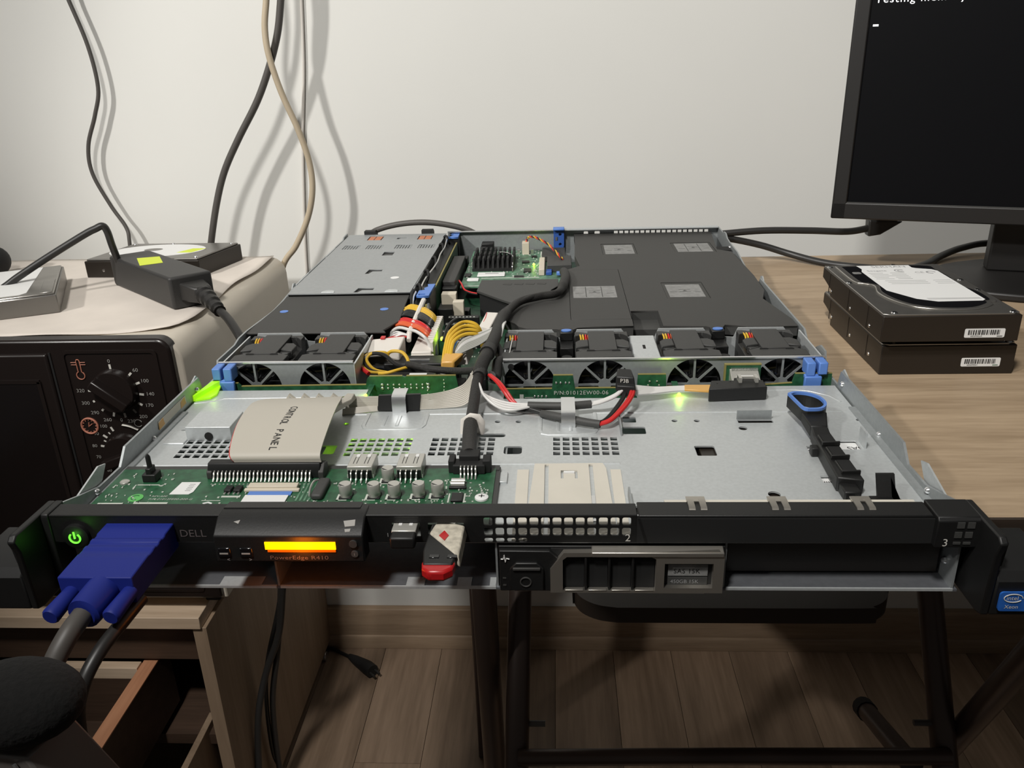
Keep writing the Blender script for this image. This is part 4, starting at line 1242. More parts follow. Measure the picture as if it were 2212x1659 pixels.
hd_ = thing('bare_hard_drive', 'dark bare hard drive pushed back inside the open right front bay', 'hard drive', (162, 85, 1))
bx('drive_body', 'hddcast', hd_, 111, 212, 12.5, 160, 2.2, 25.4, 0.6)
lb = bx('drive_label', 'paper', hd_, 165, 203, 52, 106, 25.4, 25.6)
text('label_text', 'SAS', 6.0, frame((203, 98.5, 25.7), (-1, 0, 0), (0, -1, 0)), 'ink', lb, sx=0.9)
b = MB()
for q in range(9):
    b.box(170 + q * 1.1, 170.6 + q * 1.1, 55, 60, 25.6, 25.7)
    b.box(171 + q * 1.1, 171.6 + q * 1.1, 90, 97, 25.6, 25.7)
b.build('label_bars', 'ink', lb)
text('label_code', '2023', 2.6, frame((179, 61.8, 25.7), (-1, 0, 0), (0, -1, 0)), 'inkgrey', lb)

# ------------------------------------------------------------------ loose black lever with blue loop
lv = thing('release_lever', 'black plastic lever with a blue finger loop lying on the bay cover', 'lever', (180, 95, 28))
# D shaped loop
loop = [(170.5, 141), (172.2, 128), (174, 118.5), (178.5, 117), (184.5, 118), (188.5, 123), (189.5, 130), (187.5, 137), (182, 142), (175, 143.5), (170.5, 141)]
b = MB()
L3 = catmull([(x, y, 40) for x, y in loop], 4)
cx, cy = 180, 130


def ringwall(bm_, pts, z0, z1, th):
    inn = [Vector((cx + (p.x - cx) * (1 - th / 10.0), cy + (p.y - cy) * (1 - th / 13.0), 0)) for p in pts]
    for i in range(len(pts) - 1):
        a, b2, c, d = pts[i], pts[i + 1], inn[i + 1], inn[i]
        bm_.hexa([(a.x, a.y, z0), (b2.x, b2.y, z0), (c.x, c.y, z0), (d.x, d.y, z0), (a.x, a.y, z1), (b2.x, b2.y, z1), (c.x, c.y, z1), (d.x, d.y, z1)])


ringwall(b, L3, 33, 40.5, 1.5)
b.build('loop_wall', 'blackpaint', lv)
b = MB()
ringwall(b, L3, 40.5, 42.2, 1.6)
b.build('loop_rim', 'blue', lv, smooth=False)['label'] = 'blue rim of the finger loop'
b = MB().hexa([(173, 119, 33), (188, 120, 33), (184, 104, 30), (174.5, 104, 30), (173, 119, 39), (188, 120, 39), (184, 104, 37), (174.5, 104, 37)])
b.hexa([(174.5, 104, 29), (184, 104, 29), (184, 96, 28), (174, 94, 28), (174.5, 104, 37), (184, 104, 37), (184, 96, 35), (174, 94, 35)])
b.build('lever_neck', 'blackpaint', lv, 0.8)
A_, B_ = Vector((182.5, 104, 28)), Vector((183, 50, 28))
b = MB().hexa([(174, 98, 28), (184.5, 100, 28), (184.2, 43, 28), (171.5, 46, 28), (174, 98, 35), (184.5, 100, 35), (184.2, 43, 36), (171.5, 46, 36)])
b.build('lever_bar', 'blackpaint', lv, 0.8)
for y0, y1 in ((88, 99), (72, 84), (55, 68)):
    o = bx('bar_pocket', 'void', lv, 176.5, 183, y0 - 4, y1 - 4, 35.4, 36.4)
    bx('pocket_glint', 'shroud', lv, 175.4, 176, y0 - 3, y1 - 5, 35.9, 36.6)
    bx('pocket_rib', 'black', lv, 174.5, 184.2, y0 - 6, y0 - 4.6, 35.5, 38, 0.3)
b = MB().box(172.5, 181, 36, 46, 28, 33).box(174, 178, 29, 38, 28, 31)
b.build('lever_tip', 'blackpaint', lv, 0.8)
MB().box(170, 174.5, 84, 89, 28, 33).build('lever_catch', 'blackpaint', lv, 0.5)

# ------------------------------------------------------------------ cables inside the server
sl = thing('braided_cable', 'thick black braided cable bundle running over the air duct to the control board', 'cable', (-19, 200, 30))
P = [(37.1, 453.9, 38.0), (38.2, 430, 41), (37, 400, 43.0), (30.9, 364.5, 43.0), (14.9, 354.1, 43.0), (-2.4, 337.3, 43.0), (-13.5, 294.3, 43.0), (-15.3, 249.3, 45.0), (-18.8, 204.5, 46.0), (-21.1, 184.9, 45.0), (-22.7, 164.5, 40.0), (-22.7, 136.5, 36.0), (-22.4, 113.8, 34.5), (-20.9, 91.2, 34.0), (-19.1, 72.9, 35.5)]
C = catmull(P, 8)
rs = []
for p in C:
    y = p.y
    rs.append(4.4 if y > 380 else 3.4 if y > 310 else 4.6 if y > 175 else 3.6 if y > 120 else 4.2)
MB().sweep([tuple(p) for p in C], rs, 14).build('braided_sleeve', 'sleeve', sl)
MB().tube([(27, 362, 42), (12, 352, 44), (-4, 333, 43), (-14, 318, 41), (-22, 300, 38)], 2.4, 10).build('loose_strand', 'sleeve', sl)
MB().sweep([(-18.2, 216, 45.4), (-18.9, 205, 46)], 5.6, 14).build('heat_shrink', 'black', sl)
MB().sweep([(-20.5, 190, 45.6), (-22, 172, 42.4)], 4.4, 14).build('heat_shrink', 'blackwire', sl)
MB().tube([(-16.6, 240, 42), (-10, 222, 36), (-12, 208, 38), (-12, 190, 34), (-14.5, 178, 40)], 3.6, 12).build('side_sleeve', 'sleeve', sl)
MB().tube([(-79.6, 228.1, 30.0), (-64.2, 215.9, 31.5), (-45.8, 204.3, 34.0), (-27.9, 191.5, 39.0), (-21.5, 188.4, 43.0)], 2.5, 10).build('side_sleeve', 'sleeve', sl)
b = MB()
for q in range(6):
    b.tube([(-15 + q * 0.7, 249 - q, 45), (-14 + q * 0.7, 262, 47), (-15.5 + q * 1.1, 278, 45), (-17 + q * 1.2, 292, 41)], 0.75, 6)
b.build('white_strands', 'whitewire', sl)
MB().tube([(-21, 176, 42), (-22, 150, 38.8), (-22.3, 130, 37.6), (-22, 112, 36.5)], 0.5, 6).build('brass_thread', 'amber', sl)

wb = thing('white_signal_cable', 'white signal wires in a black sleeve ending in the P3B plug', 'cable', (25, 145, 28))
for q in range(4):
    d = q * 0.9
    w_ = q * 1.7
    MB().tube([(-27.4 + d, 177.5 - q * 0.5, 42.0), (-24.0 + d * 1.3, 165 - w_, 41.5), (-20.0 + d * 1.2, 157.5 - w_ * 1.4, 38), (-11.5 + d * 0.9, 152.5 - w_ * 1.7, 34.8 - q * 0.4), (0, 147.5 - w_ * 1.5, 33.6 - q * 0.4), (12.5, 147.0 - q * 1.1, 33)], 0.85, 8).build('white_wire', 'whitewire', wb)
MB().tube([(11.0, 145.4, 33.0), (22.7, 144.5, 33.0), (35.7, 142.0, 34.0), (50.8, 144.6, 34.0)], 2.6, 12).build('black_tubing', 'shroud2', wb)
for q in range(3):
    MB().tube([(50.3, 146 - q * 1.5, 34.0), (57.5, 146 - q * 1.6, 36.0), (66.3, 149.5 - q * 1.6, 38.5), (72.6, 157 - q, 40.5)], 0.9, 8).build('white_wire', 'whitewire', wb)
pp = thing('power_plug_block', 'dark plug block lettered P3B hanging on red and white wires', 'plug', (73, 160, 36))
MB().hexa([(66.5, 155, 38.5), (79.5, 152.5, 38.5), (79.0, 163.5, 37), (68, 166, 37), (66.9, 156, 48.0), (78.2, 153.8, 48.0), (77, 165.0, 49.5), (68.5, 166.4, 49.5)]).build('plug_block', 'blackpaint', pp, 0.8)
MB().hexa([(67, 151.5, 36.5), (79, 149.5, 36.5), (79.0, 154, 36.5), (67.5, 156, 36.5), (67.2, 152.5, 43.0), (78.5, 150.5, 43.0), (78.5, 154, 44), (67.5, 156, 44)]).build('plug_lip', 'black', pp, 0.5)
text('printed_code', 'P3B', 3.5, frame((69.0, 154.2, 45.5), (12, -2.2, 0), (0.3, 0.9, 4.2)) if False else frame((69.4, 154.95, 45.4), (11.3, -2.2, 0), (0.0, 0.12, 1)), 'mark', pp)
rb_ = thing('red_power_cable', 'red and black power wires with black tubing curving under the clip', 'cable', (40, 140, 28))
for q in range(2):
    MB().tube([(-15.5 + q, 175.6, 42.0), (-9.5 + q * 1.6, 165.2, 41.0), (-4.5 + q * 1.8, 156.4, 38.0), (0.5 + q * 1.6, 151.5, 33.0), (7.9, 147.5 - q * 1.4, 30.5), (20.3, 141.8 - q * 1.2, 30.0)], 1.1, 8).build('red_wire', 'red', rb_)
    MB().tube([(-6, 150 - q, 31), (4, 146 - q, 30), (14, 143 - q, 30), (22, 139 - q, 30.2)], 0.9, 8).build('black_wire', 'blackwire', rb_)
    MB().tube([(54.9, 122.0 - q * 1.2, 31.0), (61.9, 124.5 - q * 2, 33.0), (69.7 + q, 135.8 - q * 1.4, 36.0), (74.6 + q * 1.5, 145, 38.5), (76.5 + q * 1.5, 151.8, 40.0)], 1.15, 8).build('red_wire', 'red', rb_)
    MB().tube([(54.5, 124.0 - q, 31.0), (60.5 - q, 126.5, 32.6), (67 - q, 137.8, 35), (71.5 - q, 147, 37.5), (72.5 - q, 152.8, 39.0)], 1.0, 8).build('black_wire', 'blackwire', rb_)
MB().tube([(20, 139.6, 30.0), (25.6, 134.8, 31.0), (35.5, 129.2, 31.5), (46.7, 124.4, 31.0), (55.4, 121.3, 31.0)], 2.5, 12).build('black_tubing', 'shroud2', rb_)
MB().tube([(8, 147, 31), (14, 143.6, 31), (20, 140, 30.6)], 1.9, 10).build('black_tubing', 'blackwire', rb_)

sa = thing('data_plug', 'black data plug on silvery cables in front of the right fans', 'plug', (146, 168, 28))
MB().prism([(126.5, 161), (164.0, 163.5), (164, 176), (130.5, 175.5)], 'z', 28.0, 36.6).build('plug_block', 'blackpaint', sa, 0.5)
MB().box(147, 163, 172, 184, 29, 35).build('plug_nose', 'black', sa, 0.4)
MB().box(147.5, 149.5, 171, 178, 36.5, 40).box(158, 160, 171, 178, 36.5, 40).box(147.5, 160, 174.5, 176, 38, 39.4).build('plug_latch', 'capmetal', sa)
for x, y in ((133, 170), (142, 173)):
    bx('plug_mark', 'void', sa, x, x + 1, y, y + 0.7, 36.55, 36.7)
for q in range(2):
    MB().ribbon([(79, 163.5 - q * 5, 35.5 - q * 1.2), (92, 164.5 - q * 3, 34), (104, 168.0 - q * 2, 33.4), (114, 170 - q * 2, 33.2)], [(80.5, 169.5 - q * 5, 36.5 - q * 1.4), (93, 170.0 - q * 3, 35), (104, 172.5 - q * 2, 34.2), (114, 174 - q * 1.5, 34)], 1.0).build('silver_cable', 'whitewire', sa)
MB().prism([(112, 166), (128, 163.0), (130, 173.5), (113, 173.8)], 'z', 33, 34.6).build('amber_wrap', 'amber', sa, 0.4)

rbn = thing('ribbon_cable', 'wide grey ribbon cable printed CONTROL PANEL arching over the left plate', 'ribbon cable', (-125, 100, 30))
lo = [(-145.8, 60.5, 38.5), (-148.6, 62.5, 43), (-152.5, 85, 47.5), (-155.5, 112, 47), (-156.2, 130, 43.5), (-151.5, 147, 37.5), (-148, 152, 33)]
hi = [(-98.0, 60.5, 38.5), (-98.5, 62.5, 43), (-99.2, 85, 47.5), (-101.5, 112, 47), (-104, 130, 43.5), (-107.5, 147, 38.5), (-108, 154, 36)]
MB().ribbon(lo, hi, 0.9).build('ribbon_band', 'ribbon', rbn)
MB().tube([(a[0] - 0.4, a[1], a[2] - 0.3) for a in lo[:-1]], 0.42, 6).build('red_edge', 'red', rbn)
for q in range(4):
    xx = -146 + q * 9.5
    MB().prism([(xx, 36), (xx + 7, 36.6), (xx + 3.2, 40.2)], 'y', 149.5, 152).build('pleat', 'ribbon', rbn)
    MB().prism([(xx + 2.6, 36), (xx + 6, 36.6), (xx + 3.3, 39.2)], 'y', 149.2, 149.6).build('pleat_shade', 'greywire', rbn)
MB().hexa([(-108.5, 120, 38), (-101.5, 146, 35), (-99.5, 152, 36), (-106, 154, 37), (-105.6, 120, 44), (-101, 144, 38.4), (-100.5, 152, 39.6), (-106, 154, 39.0)]).build('folded_corner', 'ribbon', rbn, 0.5)
for q, s_ in enumerate('CONTROL PANEL'):
    yq = 113 - q * 3.95
    zq = 48.2 if 80 < yq < 113 else 47.4 if yq >= 113 else 47.8
    # height of the band at this y
    import bisect
    CL = catmull(hi, 8)
    best = min(CL, key=lambda p: abs(p.y - yq))
    nx = [p for p in CL if p.y > yq][:1] or [best]
    sl_ = 0.0
    pv = [p for p in CL if p.y <= yq]
    if pv and nx and nx[0].y - pv[-1].y > 1e-6:
        sl_ = (nx[0].z - pv[-1].z) / (nx[0].y - pv[-1].y)
    zq = pv[-1].z + (yq - pv[-1].y) * sl_ if pv else best.z
    if s_ != ' ':
        text('printed_letter', s_, 6.0, frame((-125.6 + (120 - yq) * 0.03 - 1.6, yq, zq + 1.15), (0, -1, -sl_), (1, 0, 0)), 'ink', rbn, sx=0.92)
lo2 = [(-107.5, 150.6, 28.6), (-85, 150.2, 28.6), (-59.5, 150.6, 28.6), (-43.1, 152.2, 28.8), (-30.1, 154.1, 30.0), (-23.8, 160.5, 36.0), (-20.6, 171.6, 43.0)]
hi2 = [(-106.6, 153.6, 37.0), (-83.8, 151.4, 37.6), (-60.6, 152.6, 37.8), (-43.5, 158.7, 37.8), (-33.0, 162.9, 40), (-28.8, 168.2, 42.5), (-26.5, 176.0, 45.0)]
for q in range(11):
    f0, f1 = q / 11, (q + 0.86) / 11
    mixp = lambda f: [tuple(Vector(a).lerp(Vector(c), f)) for a, c in zip(lo2, hi2)]
    if q == 0:
        seg_par = MB().ribbon(mixp(f0), mixp(f1), 1.0).build('ribbon_tail', 'ribbon', rbn)
    else:
        MB().ribbon(mixp(f0), mixp(f1), 1.0).build('ribbon_strand', 'ribbon', seg_par)
MB().ribbon([(-86, 149.6, 28.2), (-72, 149.4, 28.2), (-59, 149.8, 28.2)], [(-85, 150.8, 38.2), (-72, 150.8, 38.6), (-58, 152.0, 38.6)], 3.4).build('black_tape', 'blackpaint', rbn)
MB().ribbon([(-108, 144, 28.0), (-95, 147, 28.2), (-86, 149, 28.4)], [(-108, 147, 31), (-95, 149.4, 31.5), (-86, 150, 31.5)], 0.8).build('ribbon_tail', 'ribbon', rbn)

# main power connector and its wire bundle
pw = thing('main_power_plug', 'white comb-edged power plug fed by yellow, black, red and white wires', 'plug', (-74, 290, 20))
MB().box(-82, -66.5, 258, 326, 12, 28.5).build('plug_body', 'white', pw, 0.8)
MB().prism([(-83, 255), (-63.5, 255), (-65, 261), (-82, 261)], 'z', 12, 26).build('plug_front', 'white', pw, 0.6)
for q in range(12):
    y = 268 + q * 5.0
    bx('comb_tooth', 'white', pw, -70.5, -65.5, y, y + 3.0, 28, 35.5)
MB().box(-67.2, -65.4, 262, 328, 27, 34.5).build('comb_wall', 'white', pw)
MB().sweep([(-85.0, 352, 42), (-86.5, 281, 36)], 1.9, 8, flat=(1.2, 1)).build('wire_comb', 'white', pw, 0)
MB().sweep([(-86.5, 283, 36), (-85.5, 272, 33)], 1.9, 8).build('wire_comb', 'white', pw)
rows = [('yellow', 345, 4, 9.5), ('yellow', 339, 4, 10.5), ('blackwire', 331, 4, 8.0), ('blackwire', 322, 3, 8.0), ('red', 308, 4, 7.0), ('orange', 300, 3, 6.5), ('whitewire', 289, 2, 5.0)]
for c, y0, n, hgt in rows:
    for q in range(n):
        dy = q * 2.2
        zt = 35.5 + hgt * 0.35 + random.uniform(-0.6, 0.6)
        ye = 268 + (y0 - 286) * 0.93 - dy * 0.9
        MB().tube([(-106, y0 - dy + 6, 26 + q * 1.4), (-101.5, y0 - dy + 4, 34 + q * 0.6), (-95, y0 - dy, zt + 1), (-86, y0 - dy - 4, zt + 0.3), (-80, (y0 - dy + ye) / 2 - 2, zt + 1.4), (-73, ye, zt - 0.5), (-69.5, ye - 0.5, 32), (-68.5, ye - 0.5, 27)], 1.25, 8, 4).build({'yellow': 'yellow_wire', 'blackwire': 'black_wire', 'red': 'red_wire', 'orange': 'orange_wire', 'whitewire': 'white_wire'}[c], c, pw)
for q in range(3):
    MB().tube([(-113, 272 + q * 2, 28), (-104, 276 + q * 2, 32), (-95, 279 + q * 2, 33), (-88, 281, 33)], 0.9, 6, 4).build('red_wire', 'red', pw)
for q in range(3):
    MB().tube([(-103, 290 - q * 4, 31), (-98, 287 - q * 3, 35 - q), (-92, 283 - q, 35), (-87, 281, 34)], 1.0, 6, 4).build('white_wire', 'whitewire', pw)

cp = thing('second_power_plug', 'cream power plug lying on its side with yellow and black wire loops', 'plug', (-103, 255, 22))
MB().hexa([(-118, 243, 22), (-89, 248, 22), (-88, 270, 22), (-117, 268, 22), (-117.5, 244, 32), (-89.5, 250, 33.5), (-88, 272, 37), (-113, 268, 36)]).build('plug_body', 'white', cp, 1.0)
MB().hexa([(-115, 242, 24), (-99, 244.6, 24), (-99, 246.5, 24), (-115, 244.5, 24), (-115, 242.3, 30), (-99, 245, 30.6), (-99, 247, 30.6), (-115, 244.5, 30)]).build('plug_recess', 'shroud', cp)
bx('red_key', 'red', cp, -106.5, -103, 266, 271, 36.2, 37.6, 0.3)
for q in range(3):
    o = q * 1.8
    MB().tube([(-96.0 + o, 224.0, 25), (-107.9 + o, 225.0 + o, 26.0), (-114.8 + o, 233.2 + o * .6, 29.0 + o * .5), (-111.5 + o, 239.1, 33.5 + o * .3), (-102.6 + o, 240.4, 35.0), (-95.8, 241.5, 32.0)], 1.15, 8).build('yellow_wire' if q != 1 else 'black_wire', 'yellow' if q != 1 else 'blackwire', cp)
MB().tube([(-97, 243, 33), (-92.1, 240.1, 36.0), (-84.5, 237.1, 36.0), (-79.8, 232.3, 32.0), (-79.8, 229, 28.0)], 1.3, 8).build('yellow_wire', 'yellow', cp)
MB().tube([(-113, 241, 33), (-104, 238.4, 35), (-96.6, 234.4, 34.5), (-88.6, 229.2, 30.0), (-82, 228, 28)], 1.5, 8).build('black_wire', 'blackwire', cp)
MB().tube([(-100, 222, 25), (-92, 220, 27), (-86, 222, 28), (-80, 227, 28)], 1.2, 8).build('yellow_wire', 'yellow', cp)
MB().tube([(-119, 246, 30.0), (-118.5, 236, 30), (-114, 227.7, 28.0), (-107.0, 220.4, 26.0)], 1.6, 8).build('red_wire', 'red', cp)

yw = thing('yellow_wire_loop', 'loop of four yellow wires bound with amber tape right of the white plug', 'cable', (-42, 255, 25))
for q in range(4):
    d = q
    MB().tube([(-53.5 + d * 1.7, 229.5, 31.0), (-52.9 + d * 1.7, 241.8 - d * 1.2, 38.0), (-51.0 + d * 1.6, 255.9 - d * 3, 44.5 - d), (-43.0 + d * 1.2, 272.7 - d * 6, 47.0 - d * 1.2), (-32.8 + d * 0.6, 273.7 - d * 5, 45.0 - d), (-28.4, 272.9 - d * 3, 37.0), (-27.5, 272 - d * 3, 30)], 1.45, 8).build('yellow_wire', 'yellow', yw)
MB().tube([(-57, 262, 36), (-55, 278, 42), (-50, 290, 44), (-44, 296, 42)], 1.3, 8).build('black_wire', 'blackwire', yw)
MB().hexa([(-54.5, 222, 27), (-44.5, 222, 27), (-40, 234, 30), (-53.5, 236, 30), (-54.0, 222, 34), (-45, 222, 34), (-38, 234, 36.5), (-53.0, 236, 36)]).build('amber_tape', 'amber', yw, 1.2)

gwc = thing('grey_ribbon_tail', 'thin grey and white ribbon strands with a pale flat plug beside the braided cable', 'ribbon cable', (-30, 255, 30))
for q in range(9):
    d = q / 8
    MB().tube([(-45.5 + d, 241 - d * 10, 35.0), (-41.0 + d * 5, 251.7 - d * 13, 40.0 - d * 3), (-31.0 + d * 5, 259.4 - d * 15, 42.0 - d * 2), (-21.0 + d * 2, 268.4 - d * 11, 43.0 - d), (-16.5 + d * 2.2, 282.8 - d * 5, 42.0)], 0.62, 6, 4).build('ribbon_strand', 'whitewire' if q in (0, 2, 3) else 'greywire', gwc)
MB().hexa([(-34, 268, 32), (-24, 272, 32), (-18, 310, 32), (-28, 312, 32), (-34, 268, 38), (-24, 272, 38), (-17.5, 310, 43), (-27.5, 312, 43)]).build('flat_plug', 'white', gwc, 0.8)
MB().tube([(-29, 290, 40), (-27.4, 300, 41.4), (-27.0, 310, 42.6)], 0.5, 6).build('red_edge', 'red', gwc)
bx('plug_insert', 'black', gwc, -29, -20, 262, 270, 36, 41, 0.4)
MB().hexa([(-48, 236, 26), (-36, 236, 26), (-34, 262, 26), (-46, 262, 26), (-48, 238, 34), (-38, 240, 34), (-36, 262, 36), (-46, 262, 36)]).build('flat_plug', 'white', gwc, 0.6)

tw = thing('twisted_wire', 'red, yellow and black twisted wire from the controller card', 'cable', (10, 590, 25))
base = catmull([(-5, 606, 33), (-2, 609, 38.5), (5, 605, 39.5), (12, 596, 38.5), (21.4, 581.8, 36.0), (30, 556.0, 33.0), (36.4, 541.7, 29.0)], 10)
for q, c in enumerate(('red', 'yellow', 'blackwire')):
    pts = []
    for i_, p in enumerate(base):
        a = i_ * 0.62 + q * 2.094
        pts.append((p.x + 0.8 * math.cos(a), p.y, p.z + 0.8 * math.sin(a)))
    MB().sweep(pts, 0.7, 6).build({'red': 'red_wire', 'yellow': 'yellow_wire', 'blackwire': 'black_wire'}[c], c, tw)
rw_ = thing('red_twin_wire', 'short red wire from the riser slot to the middle duct piece', 'cable', (-58, 452, 20))
MB().tube([(-68, 472, 26.0), (-64, 458, 26.5), (-60.2, 446.7, 24.0), (-54.4, 441.9, 22.5), (-47, 438, 22.0)], 0.8, 8).build('red_wire', 'red', rw_)
MB().tube([(-67, 472, 25.0), (-62.5, 457, 25.5), (-59, 445, 23.0), (-53.4, 440, 21.8), (-46.5, 437, 21.4)], 0.7, 8).build('black_wire', 'blackwire', rw_)

# ------------------------------------------------------------------ things on the desk at right
def hard_drive(label, y0, z0, x0, top_detail, lift):
    t = thing('hard_drive', label, 'hard drive', (x0 + 50.5, y0 + 73.5, z0), 'hard drives stacked on the desk')
    b = MB().prism([(y0, z0 + lift), (y0 + 122, z0 + lift), (y0 + 122, z0 + 9), (y0 + 136, z0 + 12), (y0 + 147, z0 + 14), (y0 + 147, z0 + 23.5), (y0, z0 + 23.5)], 'x', x0 + 0.6, x0 + 100.4)
    b.build('cast_body', 'hddcast', t, 0.7)
    if lift:
        bx('drive_underside', 'hddcast', t, x0 + 8, x0 + 92, y0 + 10, y0 + 118, z0, z0 + lift + 0.1)
    out_ = [(x0 + 1, y0 + 3), (x0 + 6, y0 + 1), (x0 + 94, y0 + 1), (x0 + 100, y0 + 4), (x0 + 100, y0 + 146), (x0 + 1, y0 + 146)]
    MB().prism(out_, 'z', z0 + 23.2, z0 + 24.6).build('cover', 'hddtop', t, 0.4)
    ol = [(x0 + 8, y0 + 140), (x0 + 8, y0 + 92), (x0 + 14, y0 + 84), (x0 + 20, y0 + 76), (x0 + 16, y0 + 56), (x0 + 20, y0 + 34), (x0 + 31, y0 + 17), (x0 + 50, y0 + 9.5), (x0 + 72, y0 + 10), (x0 + 88, y0 + 20), (x0 + 90, y0 + 27), (x0 + 96, y0 + 31), (x0 + 96, y0 + 55), (x0 + 86, y0 + 78), (x0 + 87, y0 + 88), (x0 + 93, y0 + 95), (x0 + 92, y0 + 125), (x0 + 84, y0 + 141)]
    rim = catmull([(x, y, 0) for x, y in ol] + [(ol[0][0], ol[0][1], 0)], 5)[:-1]
    MB().prism([(p.x, p.y) for p in rim], 'z', z0 + 24.4, z0 + 25.6).build('raised_cover', 'hddtop', t, 0.7)
    cx_, cy_ = x0 + 54, y0 + 75
    inn = [((p.x - cx_) * 0.9 + cx_, (p.y - cy_) * 0.94 + cy_) for p in rim]
    cov = MB().prism(inn, 'z', z0 + 25.4, z0 + 25.9).build('black_inlay', 'gloss', t)
    for sx_, sy_ in ((4, 140), (4, 88), (10, 5), (95, 4), (96, 92), (96, 62), (60, 143)):
        MB().sweep([(x0 + sx_, y0 + sy_, z0 + 24.5), (x0 + sx_, y0 + sy_, z0 + 25.4)], [2.6, 1.9], 12).build('cover_screw', 'chrome', t)
    for yy in (25, 70, 120):
        MB().sweep([(x0 + 0.7, y0 + yy, z0 + 8), (x0 + 0.1, y0 + yy, z0 + 8)], [1.6, 1.2], 10).build('side_screw', 'chrome', t)
        bx('side_rib', 'hddcast', t, x0 + 0.3, x0 + 0.8, y0 + yy + 6, y0 + yy + 6.8, z0 + 4.5, z0 + 22)
    lb_ = MB().prism(rect(x0 + 61, x0 + 90, z0 + 6.2, z0 + 13.2, 1), 'y', y0 - 0.15, y0 + 0.6).build('barcode_label', 'paper', t)
    b_ = MB()
    x = x0 + 63.5
    while x < x0 + 86.5:
        w_ = random.choice((0.35, 0.6, 0.9))
        b_.box(x, x + w_, y0 - 0.25, y0, z0 + 8.4, z0 + 12.2)
        x += w_ + random.choice((0.35, 0.5, 0.8))
    b_.build('barcode', 'ink', lb_)
    text('serial_number', '6SD2MALLR' if top_detail else '6SD2MFSX1', 1.6, FRONT(x0 + 65.5, y0 - 0.3, z0 + 7.4), 'ink', lb_)
    bx('label_stripe', 'pcb' if not top_detail else 'ink', lb_, x0 + 84.5, x0 + 88.5, y0 - 0.28, y0, z0 + 7.0, z0 + 7.5)
    if top_detail:
        zt = z0 + 26.0
        lab = [(x0 + 26, y0 + 138), (x0 + 71, y0 + 138), (x0 + 71, y0 + 130), (x0 + 73.5, y0 + 127.5), (x0 + 85, y0 + 123), (x0 + 88, y0 + 118), (x0 + 88, y0 + 32), (x0 + 85, y0 + 29), (x0 + 51, y0 + 28), (x0 + 38, y0 + 36), (x0 + 24, y0 + 60), (x0 + 24, y0 + 118), (x0 + 27, y0 + 127)]
        pl_ = MB().prism(lab, 'z', z0 + 25.8, zt).build('drive_label', 'paper', t)
        text('label_name', 'SERHAN', 8.0, FLAT(x0 + 37, y0 + 133, zt + 0.05), 'inkgrey', pl_, sx=1.0)
        text('label_maker', 'Seagate', 5.5, FLAT(x0 + 29, y0 + 120, zt + 0.05), 'inkgrey', pl_)
        text('label_mark', 'CE', 6.5, FLAT(x0 + 67, y0 + 113, zt + 0.05), 'inkgrey', pl_)
        b_ = MB()
        b_.sweep([(x0 + 57 + 4.2 * math.cos(a), y0 + 120 + 4.2 * math.sin(a), zt + 0.02) for a in [rad(40 + 20 * k) for k in range(14)]], 0.6, 5, flat=(1, 0.2))
        b_.sweep([(x0 + 57.5 + 2.3 * math.cos(a), y0 + 119.5 + 2.3 * math.sin(a), zt + 0.02) for a in [rad(20 + 24 * k) for k in range(12)]], 0.5, 5, flat=(1, 0.2))
        b_.sweep([(x0 + 80.5 + 3.4 * math.cos(a), y0 + 113 + 3.4 * math.sin(a), zt + 0.02) for a in [rad(20 * k) for k in range(15)]], 0.8, 5, flat=(1, 0.2))
        for q in range(8):
            y = y0 + 112 - q * 4.6
            if q > 4:
                b_.box(x0 + 28 + q, x0 + 66, y - 1.5, y - 0.6, zt, zt + 0.03)
                b_.box(x0 + 72, x0 + 86, y - 1.5, y - 0.7, zt, zt + 0.03)
            else:
                b_.box(x0 + 28, x0 + 40 + 3 * (q % 3), y, y + 0.9, zt, zt + 0.03)
                b_.box(x0 + 46, x0 + 58, y, y + 0.9, zt, zt + 0.03)
        for q in range(2):
            b_.box(x0 + 46, x0 + 86, y0 + 36 - q * 2.4, y0 + 36.9 - q * 2.4, zt, zt + 0.03)
        b_.build('label_print', 'inkgrey', pl_)['kind'] = 'stuff'
        MB().prism(rect(x0 + 15, x0 + 22, y0 + 111, y0 + 117, 1.6), 'z', z0 + 25.8, z0 + 26.05).build('round_sticker', 'clearlabel', t)
    return t


hard_drive('lower black hard drive of the stack, lying directly on the desk', 273, 0.1, 276.5, False, 0.0)
hard_drive('upper hard drive of the stack, with big white label on top', 264, 26.6, 270.5, True, 3.2)

mo = thing('monitor', 'black computer monitor showing white text on a dark screen', 'monitor', (540, 560, 0))
# screen plane: lower left corner (320,560,63), turned toward the left
ang = rad(-18)
ux = Vector((math.cos(ang), math.sin(ang), 0))
tilt = rad(3)
nrm = Vector((ux.y, -ux.x, 0))          # towards the viewer
uz = (Vector((0, 0, 1)) * math.cos(tilt) - nrm * math.sin(tilt)).normalized()
nn = ux.cross(uz)
O = Vector((320.5, 560, 63.5))


def MP(a, h, d=0.0):
    return tuple(O + ux * a + uz * h + nn * d)


def mbox(name, m, parent, a0, a1, h0, h1, d0, d1, bev=0.0):
    return MB().hexa([MP(a0, h0, d0), MP(a1, h0, d0), MP(a1, h0, d1), MP(a0, h0, d1), MP(a0, h1, d0), MP(a1, h1, d0), MP(a1, h1, d1), MP(a0, h1, d1)]).build(name, m, parent, bev)


